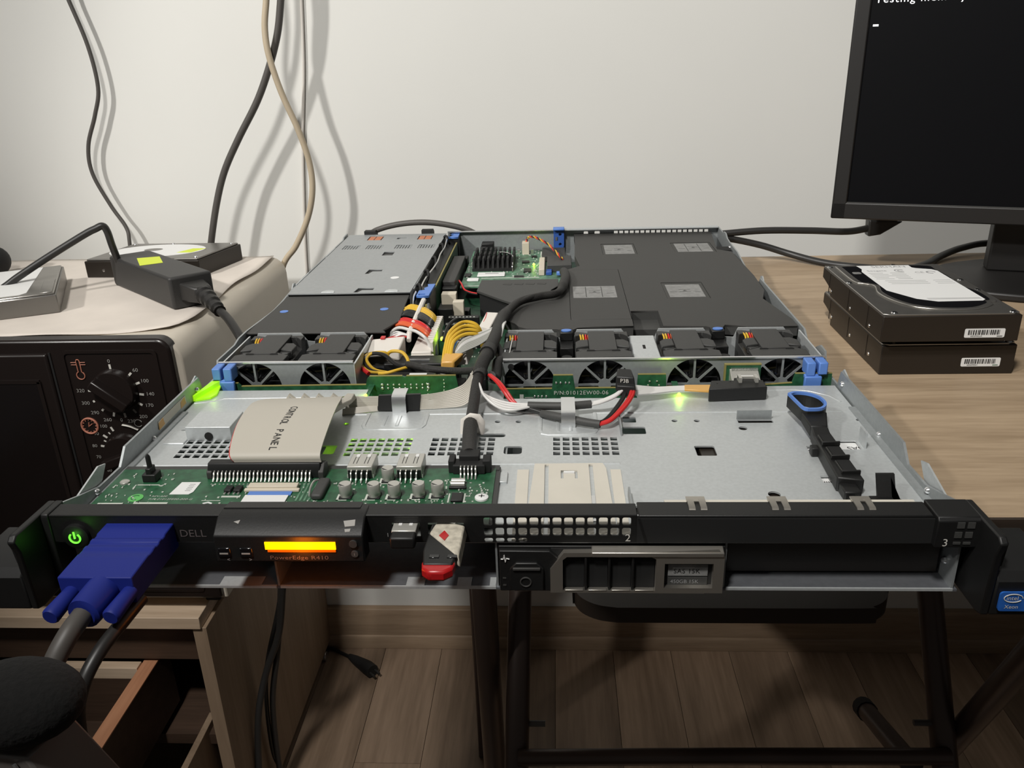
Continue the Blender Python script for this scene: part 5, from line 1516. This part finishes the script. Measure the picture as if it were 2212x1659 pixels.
W_, H_ = 500, 330
bz = mbox('bezel', 'monitor', mo, 0, W_, 0, 17, -16, 0, 1.5)
mbox('bezel', 'monitor', mo, 0, 14.5, 0, H_, -16, 0, 1.5)
mbox('bezel', 'monitor', mo, W_ - 14.5, W_, 0, H_, -16, 0, 1.5)
mbox('bezel', 'monitor', mo, 0, W_, H_ - 15, H_, -16, 0, 1.5)
scr = mbox('screen', 'screen', mo, 13, W_ - 13, 15, H_ - 13, -6, -2.5)
mbox('bezel_lip', 'shroud2', bz, 14, W_ - 14, 16.6, 17.4, -2.6, -0.4)
mbox('back_shell', 'monitor', mo, 20, W_ - 20, 20, H_ - 20, -45, -15, 6)
text('screen_text', 'Testing memory.', 9.5, frame(MP(17.5, 210.5, -2.3), ux, uz), 'screentext', scr, sx=1.1, spacing=1.15)
mbox('screen_cursor', 'screentext', scr, 18.2, 23.2, 186.6, 188.4, -2.6, -2.2)
MB().hexa([(484, 545, 8), (600, 510, 8), (606, 530, 8), (490, 566, 8), (484, 546, 75), (600, 511, 75), (606, 530, 75), (490, 566, 75)]).build('stand_neck', 'monitor', mo, 2)
b = MB()
ell = [(560 + 150 * math.cos(2 * math.pi * k / 40), 520 + 82 * math.sin(2 * math.pi * k / 40)) for k in range(40)]
b.prism(ell, 'z', 0.3, 8)
b.build('stand_base', 'monitor', mo, 2.0)

# cords on the desk
c1 = thing('video_cord', 'dark grey video cord from the server rear to the plug under the monitor', 'cable', (310, 645, 30))
MB().tube([(175, 632, 26), (205, 640, 30), (224.1, 640, 31.6), (271.9, 640, 34.5), (325.0, 640, 33.4), (367.5, 640, 31.5), (392, 640, 35)], 4.0, 12).build('cord', 'cord', c1)
MB().hexa([(390, 634, 26), (404, 634, 28), (404, 648, 28), (390, 648, 26), (389, 634, 46), (428, 634, 43), (428, 648, 43), (389, 648, 46)]).build('cord_plug', 'cord', c1, 2)
MB().box(396, 420, 632, 650, 42, 70).build('plug_socket', 'blackm', c1, 1)
c2 = thing('desk_cable', 'black power cord curving from the server rear down behind the stacked drives', 'cable', (320, 620, 10))
MB().tube([(170, 634, 24), (205, 640, 27), (229.8, 640, 26.0), (267.9, 638, 18.1), (301.1, 628, 9), (330, 606, 4.5), (360, 585, 4.0), (405, 570, 4.0), (440, 590, 4), (470, 622, 5), (505, 645, 9), (545, 652, 12), (640, 640, 8), (760, 648, 4)], 3.9, 12).build('cord', 'cord', c2)
c3 = thing('short_power_cord', 'grey cord arching behind the power supply of the server', 'cable', (-125, 645, 40))
MB().tube([(-215, 660, 10), (-195, 648, 36), (-177.4, 642, 45.5), (-151.9, 642, 50.5), (-124.1, 642, 51.4), (-96.7, 642, 47.6), (-72.2, 642, 40.1), (-50, 640, 26)], 3.4, 12).build('cord', 'greycord', c3)

# sticker on the right ear
st = [o for o in ch.children if o.name.startswith('rack_ear') and o.get('label', '').startswith('right')][0]
b = MB().prism(rect(223.8, 241, 5.2, 15.2, 1.5), 'y', -20.9, -20.0)
stk = b.build('printed_sticker', 'xeon', ch, 0)
stk['label'] = 'blue processor sticker'
text('sticker_text', 'intel', 3.0, FRONT(226.6, -21.1, 12.2), 'mark', stk)
MB().sweep([(229.6 + 4.0 * math.cos(2 * math.pi * k / 24), -21.05, 12.2 + 2.1 * math.sin(2 * math.pi * k / 24)) for k in range(23)], 0.22, 5).build('sticker_ring', 'mark', stk)
text('sticker_text', 'Xeon', 2.7, FRONT(226.4, -21.1, 7.6), 'mark', stk)

# ------------------------------------------------------------------ toaster oven at left
ov = thing('toaster_oven', 'beige toaster oven with black front, two dials and dark glass door', 'oven', (-590, 610, -350))
R_ = 22
pr = [(-850, -335), (-850, -21.5)]
pr += [(-350 - R_ + R_ * math.sin(rad(a)), -21.5 - R_ + R_ * math.cos(rad(a))) for a in range(0, 91, 15)]
pr += [(-350, -335)]
MB().prism(pr, 'y', 436, 790).build('oven_body', 'ovenbody', ov, 2)
fr = [(-860, -330)] + [(-860, -17)] + [(-357 - 14 + 14 * math.sin(rad(a)), -17 - 14 + 14 * math.cos(rad(a))) for a in range(0, 91, 15)] + [(-356, -200), (-354, -330)]
MB().prism(fr, 'y', 427.5, 445).build('front_panel', 'ovenfront', ov, 3)
fp = [c for c in ov.children if c.name.startswith('front_panel')][0]
# raised rim around the dial panel
plate('dial_panel_rim', rect(-470, -371, -320, -28, 5), [rect(-467, -374, -317, -31, 4)], 1.6, FRONT(0, 427, 0), 'ovenfront', fp)
dr_ = MB().box(-850, -484, 424, 430, -310, -31).build('oven_door', 'ovenfront', ov, 2.5)
MB().box(-850, -500, 423.4, 424.2, -285, -62).build('door_glass', 'ovenglass', dr_)
MB().box(-850, -497, 422.6, 424.4, -62, -58).box(-500, -496, 422.6, 424.4, -290, -60).build('glass_rim', 'ovenfront', dr_)
bx('door_handle', 'ovenfront', dr_, -850, -500, 405, 414, -300, -284, 3)
for x in (-520, -800):
    bx('handle_post', 'ovenfront', dr_, x, x + 10, 410, 426, -298, -286, 1)
MB().box(-483, -481, 426.5, 427.6, -310, -30).build('door_gap', 'void', fp)


def dial(x, z, ang):
    k_ = MB().sweep([(x, 427.4, z), (x, 420, z), (x, 418, z)], [23, 22.4, 21.4], 32).build('dial', 'ovenfront', ov)
    c, s = math.cos(ang), math.sin(ang)
    L, Wd = 21, 5
    pts = [(x + c * a - s * b_, z + s * a + c * b_) for a, b_ in ((-L, -Wd), (L, -Wd), (L, Wd), (-L, Wd))]
    MB().prism(pts, 'y', 407, 419).build('dial_grip', 'ovenfront', k_, 1.5)
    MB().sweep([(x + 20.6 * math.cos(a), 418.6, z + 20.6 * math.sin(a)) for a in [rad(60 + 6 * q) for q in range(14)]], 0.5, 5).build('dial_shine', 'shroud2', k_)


dial(-421.0, -71.0, rad(-40))
dial(-424.4, -143.5, rad(20))
ticks = [(-422.1, -45.6), (-403.3, -54.3), (-397.1, -64.0), (-395.3, -76.4), (-399.0, -87.2), (-406.5, -95.0), (-417.8, -99.6), (-429.4, -98.5), (-439.4, -92.6), (-446.1, -83.2), (-448.4, -71.8)]
nums = [(-422.0, -39.6), (-396.5, -49.6), (-389.2, -61.4), (-386.2, -75.9), (-389.7, -88.6), (-398.5, -101.3), (-412.0, -106.4), (-437.3, -104.7), (-449.0, -96.5), (-456.4, -85.6), (-458.7, -71.7)]
cx, cz = -421.5, -73
for (x, z), (nx, nz), s_ in zip(ticks, nums, ('0', '60', '100', '140', '170', '200', '230', '260', '290', '300', '320')):
    d = Vector((x - cx, z - cz)).normalized()
    n_ = Vector((-d.y, d.x))
    q = [Vector((x, z)) + d * a + n_ * b_ for a, b_ in ((-2.4, -1.1), (2.4, -1.1), (2.4, 1.1), (-2.4, 1.1))]
    MB().prism([(p.x, p.y) for p in q], 'y', 427.0, 427.6).build('dial_tick', 'mark' if s_ != '200' else 'markdim', ov)
    text('dial_number', s_, 5.4, FRONT(nx, 426.9, nz), 'markdim', ov, align='CENTER', sx=1.1)
t2 = [(-435.1, -115.4), (-439.1, -120.2), (-444.4, -123.9), (-445.7, -129.3), (-449.0, -135.3), (-447.7, -140.8), (-447.8, -147.9), (-444.2, -152.3), (-441.4, -157.9)]
cx, cz = -424.4, -140
for i_, (x, z) in enumerate(t2):
    d = Vector((x - cx, z - cz)).normalized()
    n_ = Vector((-d.y, d.x))
    L = 2.5 if i_ % 2 == 0 else 1.3
    wv = 1.0 if i_ % 2 == 0 else 0.6
    q = [Vector((x, z)) + d * a + n_ * b_ for a, b_ in ((-L, -wv), (L, -wv), (L, wv), (-L, wv))]
    MB().prism([(p.x, p.y) for p in q], 'y', 427.0, 427.6).build('dial_tick', 'mark', ov)
for (x, z), s_ in zip([(-443.5, -112.0), (-453.0, -120.5), (-457.9, -134.7), (-456.6, -147.9), (-448.4, -164.0)], ('100', '90', '80', '70', '60')):
    text('dial_number', s_, 5.0, FRONT(x, 426.9, z), 'markdim', ov, align='CENTER', sx=1.1)
text('dial_number', '0', 5.4, FRONT(-422.5, 426.9, -105.0), 'markdim', ov, align='CENTER')
arc = catmull([(-423.0, 427, -110.4), (-415.1, 427, -112.3), (-407.0, 427, -116.2)], 5)
MB().sweep([tuple(p) for p in arc], 1.8, 8, flat=(0.35, 1.0) if False else (1.0, 0.35)).build('dial_arc', 'mark', ov)
MB().sweep([(-405.4 + 4 * math.cos(rad(a)), 426.9, -108.7 + 4 * math.sin(rad(a))) for a in range(20, 330, 20)], 0.45, 5).build('bell_symbol', 'markdim', ov)
# thermometer and clock symbols
x, z = -454.3, -47.2
b = MB()
b.sweep([(x - 1.8, 426.9, z - 4), (x - 1.8, 426.9, z + 8), (x - 0.9, 426.9, z + 9.6), (x + 0.9, 426.9, z + 9.6), (x + 1.8, 426.9, z + 8), (x + 1.8, 426.9, z - 4)], 0.55, 6)
b.sweep([(x + 4.2 * math.cos(rad(a)), 426.9, z - 7.6 + 4.2 * math.sin(rad(a))) for a in range(115, 426, 15)], 0.55, 6)
for dz in (6.5, 4.0):
    b.sweep([(x - 7.5, 426.9, z + dz), (x - 2, 426.9, z + dz)], 0.45, 5).sweep([(x + 2, 426.9, z + dz), (x + 7.5, 426.9, z + dz)], 0.45, 5)
b.build('thermometer_symbol', 'markred', ov)
x, z = -458.1, -111.5
b = MB().sweep([(x + 8.6 * math.cos(rad(a)), 426.9, z + 8.6 * math.sin(rad(a))) for a in range(0, 361, 12)], 1.1, 6)
for k in range(12):
    a = rad(30 * k)
    b.sweep([(x + 6.2 * math.cos(a), 426.9, z + 6.2 * math.sin(a)), (x + 8 * math.cos(a), 426.9, z + 8 * math.sin(a))], 0.5, 5)
b.sweep([(x - 1, 426.9, z - 1), (x, 426.9, z + 4)], 0.5, 5).sweep([(x, 426.9, z), (x + 3.5, 426.9, z + 2.5)], 0.5, 5)
b.build('clock_symbol', 'markred', ov)
for x in (-820, -385):
    bx('oven_foot', 'blackm', ov, x, x + 18, 450, 470, -350, -334, 2)
    bx('oven_foot', 'blackm', ov, x, x + 18, 750, 770, -350, -334, 2)

# paper sheet on the oven
pa = [(-850, 436), (-566.1, 436.2), (-539.8, 440.0), (-473.1, 450.0), (-424.7, 461.4), (-396.1, 463.6), (-374.3, 478.2), (-363.5, 516.5), (-366.7, 578.6), (-364.9, 660), (-366.9, 729.6), (-369.1, 786), (-850, 786)]
b = MB()
nx_, ny_ = 40, 26
bm_ = b.bm
vv = {}
for i_ in range(nx_ + 1):
    for j_ in range(ny_ + 1):
        u_ = i_ / nx_
        v_ = j_ / ny_
        y = 786 - v_ * 0
        # right edge wavers, front edge wavers
        xr = -364 + 3 * math.sin(v_ * 9) - (12 * max(0, (v_ - 0.86) / 0.14) ** 1.5)
        x = -850 + (xr + 850) * u_
        yf = 437 + 30 * u_ ** 3 + 3 * math.sin(u_ * 14)
        y = 786 + (yf - 786) * v_
        z = -20.6 + 0.5 * math.sin(x * 0.03) * math.sin(y * 0.03) + 0.4
        e = max(0, (u_ - 0.96) / 0.04)
        z += e * 2.2 * (0.5 + 0.5 * math.sin(v_ * 17))
        ef = max(0, (v_ - 0.95) / 0.05)
        z += ef * (1.5 + 2.4 * math.sin(u_ * 19) * u_)
        vv[i_, j_] = bm_.verts.new((x * K, y * K, z * K))
for i_ in range(nx_):
    for j_ in range(ny_):
        b.face([vv[i_, j_], vv[i_ + 1, j_], vv[i_ + 1, j_ + 1], vv[i_, j_ + 1]])
o = b.build('paper_sheet', 'sheet', None)
so = o.modifiers.new('thick', 'SOLIDIFY')
so.thickness = 0.0006
so.offset = 0
tag(o, 'stained off-white paper sheet with curling edges covering the oven top', 'paper')

ZT = -20.0


def loose_drive(name_label, corner, d1, d2, L1, L2, th, steel, style):
    """drive lying on the oven: corner = front right bottom corner, d1 along its right edge, d2 toward the left"""
    t = thing('hard_drive', name_label, 'hard drive', (corner[0], corner[1], ZT), 'loose hard drives on the oven')
    d1, d2 = Vector((*d1, 0)).normalized(), Vector((*d2, 0)).normalized()
    c0 = Vector((*corner, ZT))

    def Q(a, b_, z):
        p = c0 + d1 * a + d2 * b_
        return (p.x, p.y, ZT + z)

    def blk(nm, m, par, a0, a1, b0, b1, z0, z1, bev=0.0):
        return MB().hexa([Q(a0, b0, z0), Q(a1, b0, z0), Q(a1, b1, z0), Q(a0, b1, z0), Q(a0, b0, z1), Q(a1, b0, z1), Q(a1, b1, z1), Q(a0, b1, z1)]).build(nm, m, par, bev)
    blk('cast_body', 'hddcast' if style == 'wd' else 'hddgrey', t, 0, L1, 0, L2, 0.3, th - 3, 1.0)
    cv = blk('cover', steel, t, 2, L1 - 2, 2, L2 - 2, th - 3.2, th - 0.6, 1.2)
    if style == 'wd':
        pts = [Q(L1 * 0.5 + 36 * math.sin(a), L2 * 0.56 + 62 * math.cos(a), 0) for a in [2 * math.pi * k / 40 for k in range(40)]]
        lb_ = MB().prism([(p[0], p[1]) for p in pts], 'z', ZT + th - 0.7, ZT + th - 0.2).build('oval_label', 'paper', cv)
        pts = [Q(L1 * 0.55 + 8 * math.sin(a), L2 * 0.62 + 12 * math.cos(a), 0) for a in [2 * math.pi * k / 20 for k in range(20)]]
        MB().prism([(p[0], p[1]) for p in pts], 'z', ZT + th - 0.3, ZT + th - 0.1).build('label_disc', 'hddgrey', lb_)
        MB().prism([Q(a, b_, 0)[:2] for a, b_ in ((L1 * .35, L2 * .2), (L1 * .6, L2 * .16), (L1 * .6, L2 * .28), (L1 * .35, L2 * .33))], 'z', ZT + th - 0.3, ZT + th - 0.1).build('yellow_strip', 'neon', lb_)
        for a, b_ in ((8, 8), (L1 - 8, 8), (L1 - 8, L2 - 8), (L1 - 6, L2 * .6)):
            MB().sweep([Q(a, b_, th - 0.7), Q(a, b_, th + 0.6)], [2.6, 1.8], 12).build('cover_screw', 'chrome', t)
        for b_ in (20, L2 - 24):
            p = Q(-0.5, b_, th * 0.4)
            MB().sweep([Q(0.4, b_, th * .4), Q(-0.4, b_, th * .4)], 2.0, 10).build('side_screw', 'chrome', t)
    else:
        pts = [Q(a, b_, 0)[:2] for a, b_ in ((14, 30), (L1 - 6, 22), (L1 - 6, L2 - 6), (8, L2 - 6), (8, 36))]
        MB().prism(pts, 'z', ZT + th - 0.7, ZT + th - 0.2).build('drive_label', 'paper', cv)
        blk('cover_step', 'hddtop', cv, 3, L1 * 0.45, 4, 16, th - 0.8, th + 0.4, 0.5)
        blk('cover_rim', 'chrome', t, 0.5, 2.2, 2, L2 - 2, th - 4.5, th - 2.8, 0.4)
    return t


loose_drive('grey hard drive with oval white label behind the black adapter', (-424, 677), (22, 90), (-1, 0.03), 94, 152, 25, 'hddgrey', 'wd')
loose_drive('silver hard drive at the left edge with a plain white label', (-527, 532), (-0.447, 0.894), (-0.894, -0.447), 146, 101, 24, 'hddtop', 'plain')

apt = thing('power_adapter', 'black power adapter brick with neon yellow sticker on the oven', 'power adapter', (-434, 594, ZT))
c4 = [(-396.6, 533.4), (-360.5, 565), (-484, 676), (-522, 646)]
MB().prism(c4, 'z', ZT + 0.2, ZT + 37).build('adapter_case', 'adapter', apt, 3.0, seg=3)
A0, A1, A2 = Vector((-478.3, 630.1)), Vector((-453.4, 637.6)), Vector((-432.7, 604.3))
MB().prism([(-478.3, 630.1), (-453.4, 637.6), (-435, 606), (-457, 593)], 'z', ZT + 36.9, ZT + 37.3).build('neon_sticker', 'neon', apt)
b = MB().hexa([(-391, 540, ZT + 8), (-368, 560, ZT + 8), (-352, 541, ZT + 9), (-366, 529, ZT + 9), (-390, 540, ZT + 30), (-368, 560, ZT + 30), (-353, 541, ZT + 26), (-366, 529, ZT + 26)])
b.build('cord_connector', 'cord', apt, 2.5)
gr = catmull([(-361, 536, ZT + 17), (-352, 527, ZT + 15), (-342, 516, ZT + 11), (-333, 506, ZT + 7)], 8)
MB().sweep([tuple(p) for p in gr], [9.5 - 4.0 * k / len(gr) + (1.2 if k % 6 < 3 else -0.8) for k in range(len(gr))], 14).build('ribbed_grip', 'cord', apt)
MB().tube([(-336, 509, ZT + 8), (-323.5, 498, ZT + 3), (-309, 480, -24), (-295, 462, -36), (-291, 458, -62), (-296, 470, -160), (-312, 515, -300), (-318, 522, -325)], 4.6, 12).build('mains_cord', 'cord', apt)
MB().tube([(-760, 505, ZT + 6), (-700, 530, -16), (-647.9, 552.0, -12), (-614.4, 565.0, -1.8), (-594.7, 575.0, 10.7), (-565.7, 590.0, 28.4), (-526.7, 610.0, 50.6), (-513.3, 616.0, 56.8), (-506.4, 620.0, 59.1), (-503.3, 622.0, 52.0), (-503.4, 626.0, 34.9), (-504.5, 634.0, 14)], 4.2, 12).build('output_cord', 'cord', apt)
MB().cyl((-503.5, 636, 16), (-503.5, 636, 12), 5.5, n=14).build('cord_collar', 'cord', apt)
kn = thing('round_black_object', 'black round two-lobed object at the left edge behind the silver drive', 'accessory', (-706, 700, ZT))
MB().ball((-709, 700, 0), 20.5, 20, 12, (1, 1, 0.98)).ball((-712, 700, 24), 14, 18, 10).build('knob_body', 'blackm', kn)

# ------------------------------------------------------------------ wall cables
def wall_cable(name, label, pts, r, m):
    o_ = MB().tube(pts, r, 10, 8).build(name, m, None)
    tag(o_, label, 'cable')
    return o_


wall_cable('black_wall_cable', 'thick black cable hanging down the wall behind the oven', [(-306, 800, 380), (-310.6, 800.0, 324.8), (-316.2, 800.0, 293.3), (-324.9, 800.0, 261.1), (-341.3, 800.0, 222.8), (-362.5, 800.0, 183.4), (-394.7, 800.0, 137.1), (-420.7, 800.0, 95.2), (-439.0, 800.0, 51.7), (-456.3, 800.0, -3.1), (-467.5, 805.0, -40.9), (-476.0, 805.0, -120)], 4.6, 'greycord')
wall_cable('beige_wall_cable', 'beige cable crossing in front of the black cable on the wall', [(-325, 793, 380), (-327.2, 793.0, 324.9), (-330.2, 793.0, 304.1), (-336.0, 791.0, 272.3), (-334.8, 789.0, 239.5), (-325.3, 791.0, 194.2), (-310.2, 794.0, 147.3), (-301.4, 797.0, 105.1), (-301.5, 797.0, 68.2), (-312.6, 797.0, 30.5), (-333.9, 797.0, -7.9), (-358.2, 797.0, -40.7), (-377.3, 797.0, -120)], 4.2, 'beigecord')
wall_cable('thin_black_cable', 'thin black cable hanging down the wall at the far left', [(-640, 832, 400), (-611.1, 832.0, 336.4), (-605.2, 832.0, 314.4), (-592.1, 832.0, 257.8), (-590.0, 832.0, 205.3), (-602.7, 832.0, 169.6), (-621.1, 832.0, 130.0), (-623.8, 832.0, 92.0), (-606.9, 832.0, 46.1), (-590.5, 830.0, 16.3), (-587.3, 825.0, -6.3), (-592.5, 820.0, -60)], 2.7, 'greycord')
wall_cable('pale_wall_cable', 'thin pale cable running straight down the wall beside the beige cable', [(-296, 845, 380), (-298.7, 845.0, 327.0), (-300.2, 845.0, 305.3), (-308.0, 845.0, 220.7), (-320.7, 845.0, 130.8), (-329.1, 845.0, 54.8), (-337.6, 845.0, -39.1), (-342.7, 845.0, -160)], 2.0, 'palecord')

# ------------------------------------------------------------------ drawer cabinet under the oven
cbn = thing('drawer_cabinet', 'pale oak drawer cabinet under the oven with an open drawer', 'cabinet', (-620, 630, -740))
bx('cabinet_top', 'cab', cbn, -860, -381, 418, 842, -366, -350, 0.8)
bx('side_panel', 'cabside', cbn, -392.5, -376.5, 421.5, 842, -722, -366.4, 0.5)
bx('side_panel', 'cabside', cbn, -860, -844, 421.5, 842, -722, -366.4, 0.5)
bx('back_panel', 'cabin', cbn, -844, -392.5, 830, 842, -720, -366.4)
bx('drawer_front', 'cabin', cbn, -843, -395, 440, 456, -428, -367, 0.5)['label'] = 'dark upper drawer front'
d_ = MB().box(-473, -456, 275, 470, -520, -434.5).build('drawer_side', 'cabin', cbn, 0.3)  # dark board colour stands in for the unlit side face
bx('edge_strip', 'drawer', d_, -473.2, -455.8, 274.8, 470.2, -434.5, -432.5, 0.3)['label'] = 'drawer side top edge coloured orange as lit by the display'  # orange stands in for display light on the board's top edge
bx('drawer_side', 'cabin', cbn, -840, -824, 275, 470, -520, -433, 0.6)
db_ = bx('drawer_back', 'cabin', cbn, -824, -473, 425, 437, -520, -445, 0.3)  # coloured dark below its top edge, as shade
bx('edge_strip', 'cab', db_, -824, -473, 424.8, 437.2, -445, -429.5, 0.3)  # pale colour stands in for the lit top edge
bx('drawer_base', 'cabin', cbn, -824, -473, 275, 430, -520, -512)
bx('drawer_front', 'cab', cbn, -843, -450, 258, 275, -525, -425, 0.6)
bx('lower_drawer_side', 'cabside', cbn, -410, -402, 330, 450, -600, -520, 0.5)
bx('lower_shelf', 'cabin', cbn, -844, -393, 424, 830, -545, -530)  # shelf coloured dark in place of shade
bx('bottom_panel', 'cabside', cbn, -844, -393, 424, 830, -722, -706)
for x, y in ((-390, 800), (-390, 450), (-840, 800), (-840, 450)):
    cst = MB().cyl((x - 5, y, -732), (x + 14, y, -732), 8, n=18).build('caster', 'steel', cbn, 0.8)
    bx('caster_plate', 'steel', cst, x - 6, x + 10, y - 8, y + 8, -724, -721.9)

# cords dangling between cabinet and desk
dg = thing('dangling_cord', 'black cords hanging down beside the cabinet to the floor', 'cable', (-340, 520, -738))
MB().tube([(-318, 522, -300), (-309.9, 520.0, -330.9), (-320.6, 520.0, -390.0), (-334.5, 520.0, -455.4), (-357.2, 510.0, -514.0), (-368.0, 490.0, -567.4), (-372, 470.0, -647.6), (-368, 440, -733)], 4.4, 10).build('cord', 'cord', dg)
MB().tube([(-316, 526, -290), (-317.5, 530.0, -327.5), (-328.1, 530.0, -404.6), (-341.0, 525.0, -482.2), (-358.9, 520.0, -572.0), (-366, 520.0, -690), (-362, 512, -734)], 4.0, 10).build('cord', 'cord', dg)
MB().tube([(-330, 530, -410), (-336.9, 530.0, -433.8), (-360.2, 525.0, -513.2), (-368, 520.0, -580.4), (-370.6, 520.0, -659.8), (-366, 528, -700)], 3.0, 10).build('cord', 'blackwire', dg)
fpg = thing('mains_plug', 'black mains plug lying on the laminate floor near the skirting', 'plug', (-300, 775, -740))
MB().tube([(-384, 826, -736), (-367.5, 822.2, -736.0), (-356.1, 815.0, -736.0), (-334, 800.1, -734.0)], 3.0, 10).build('cord', 'blackwire', fpg)
MB().sweep([(-336, 802, -733.5), (-322, 790, -731.5), (-298, 770, -728.5), (-286, 759, -728.0)], [4.5, 8, 11.5, 11.3], 14).build('plug_body', 'blackm', fpg)
for o_ in (-5, 5):
    MB().cyl((-288 + o_ * 0.7, 761 + o_ * 0.7, -728), (-277 + o_ * 0.7, 750 + o_ * 0.7, -728), 2.2, n=10).build('plug_prong', 'cord', fpg)

# ------------------------------------------------------------------ folding chair under the desk
fc_ = thing('folding_chair', 'dark folding chair with rounded seat and brown tube legs under the server', 'chair', (205, 380, -740))
seat = [(90, 372.5), (330, 373.5), (350, 377), (366, 388), (374, 404), (376, 430), (376, 640), (360, 670), (60, 670), (44, 640), (44, 425), (46, 404), (54, 388), (70, 377)]
MB().prism([(p.x, p.y) for p in catmull([(x, y, 0) for x, y in seat] + [(90, 372.5, 0)], 4)[:-1]], 'z', -316, -297).build('seat', 'seat', fc_, 6, seg=3)
MB().prism([(p.x, p.y) for p in catmull([(x, y + 6, 0) for x, y in seat] + [(90, 378.5, 0)], 4)[:-1]], 'z', -319, -314).build('seat_frame', 'tube', fc_, 3)


def leg(p0, p1, r=12.5, nm='leg', m='tube'):
    d = Vector(p1) - Vector(p0)
    return MB().sweep([p0, tuple(Vector(p0) + d * 0.5), p1], r, 14).build(nm, m, fc_)


def ext(p0, p1, z):
    a, b_ = Vector(p0), Vector(p1)
    return tuple(a + (b_ - a) * ((z - a.z) / (b_.z - a.z)))


La, Lb = (-15, 467, -345.5), (-15, 307, -449.7)
La, Lb = (-12, 402, -296), (-16, 306, -450)
for (p0, p1) in ((La, Lb), ((419, 408.8, -300.1), (421, 316.6, -450.4))):
    top_ = ext(p0, p1, -297)
    bot_ = ext(p0, p1, -732)
    l_ = leg(top_, bot_)
    MB().cyl(bot_, tuple(Vector(bot_) + Vector((0, 0, -8))), 14, n=14).build('rubber_foot', 'blackm', l_)
for (p0, p1) in (((-45, 345.6, -250), (-45, 366, -469.1)), ((445, 278.1, -280.9), (445, 352.9, -450.6))):
    top_ = ext(p0, p1, -225)
    bot_ = ext(p0, p1, -470) if p0[0] > 0 else ext(p0, p1, -560)
    leg(top_, bot_, 12.5)
MB().sweep([(-14, 303, -431), (200, 306, -428), (420, 312, -430)], 8.5, 12).build('cross_bar', 'tube', fc_)
MB().sweep([(400, 340, -472), (419.7, 505, -556)], 11.5, 14).build('rear_brace', 'tube', fc_)
MB().sweep([(418.8, 497, -552), (421, 517, -562)], 13.2, 14).build('rubber_cap', 'blackm', fc_)
for x0, x1, y, z in ((-12, 14, 330, -412), (392, 445, 338, -412)):
    MB().sweep([(x0, y, z), (x1, y, z)], 3.2, 8).build('pivot_bolt', 'greycord', fc_)
MB().sweep([(-14, 404, -296), (46, 452, -304)], 6, 8).build('seat_bracket', 'tube', fc_)
MB().sweep([(420, 409, -299), (374, 455, -304)], 6, 8).build('seat_bracket', 'tube', fc_)

# ------------------------------------------------------------------ stand head at the lower left corner
sd = thing('stand_head', 'black foam covered stand head on a grey metal plate at the lower left', 'stand', (-170, -112, -740))
MB().ball((-163, -112, 33.5), 15, 24, 16, (1.6, 1.2, 0.92)).build('foam_cover', 'foam', sd)
b = MB().hexa([(-185, -125, -14), (-143, -125, -14), (-138, -100, -14), (-185, -100, -14), (-182, -122, 20), (-156, -124, 20), (-150, -104, 20), (-182, -102, 20)])
b.build('metal_plate', 'platemetal', sd, 1.0)
MB().sweep([(-160, -125, 18), (-150.5, -126, -13)], 0.7, 6).build('plate_edge', 'steel', sd)
MB().cyl((-168, -112, -12), (-168, -112, -640), 9, n=14).build('pole', 'platemetal', sd)
for k in range(3):
    a = rad(90 + 120 * k)
    MB().cyl((-168, -112, -630), (-168 + 150 * math.cos(a), -112 + 150 * math.sin(a), -736), 7, n=10).build('leg', 'platemetal', sd)
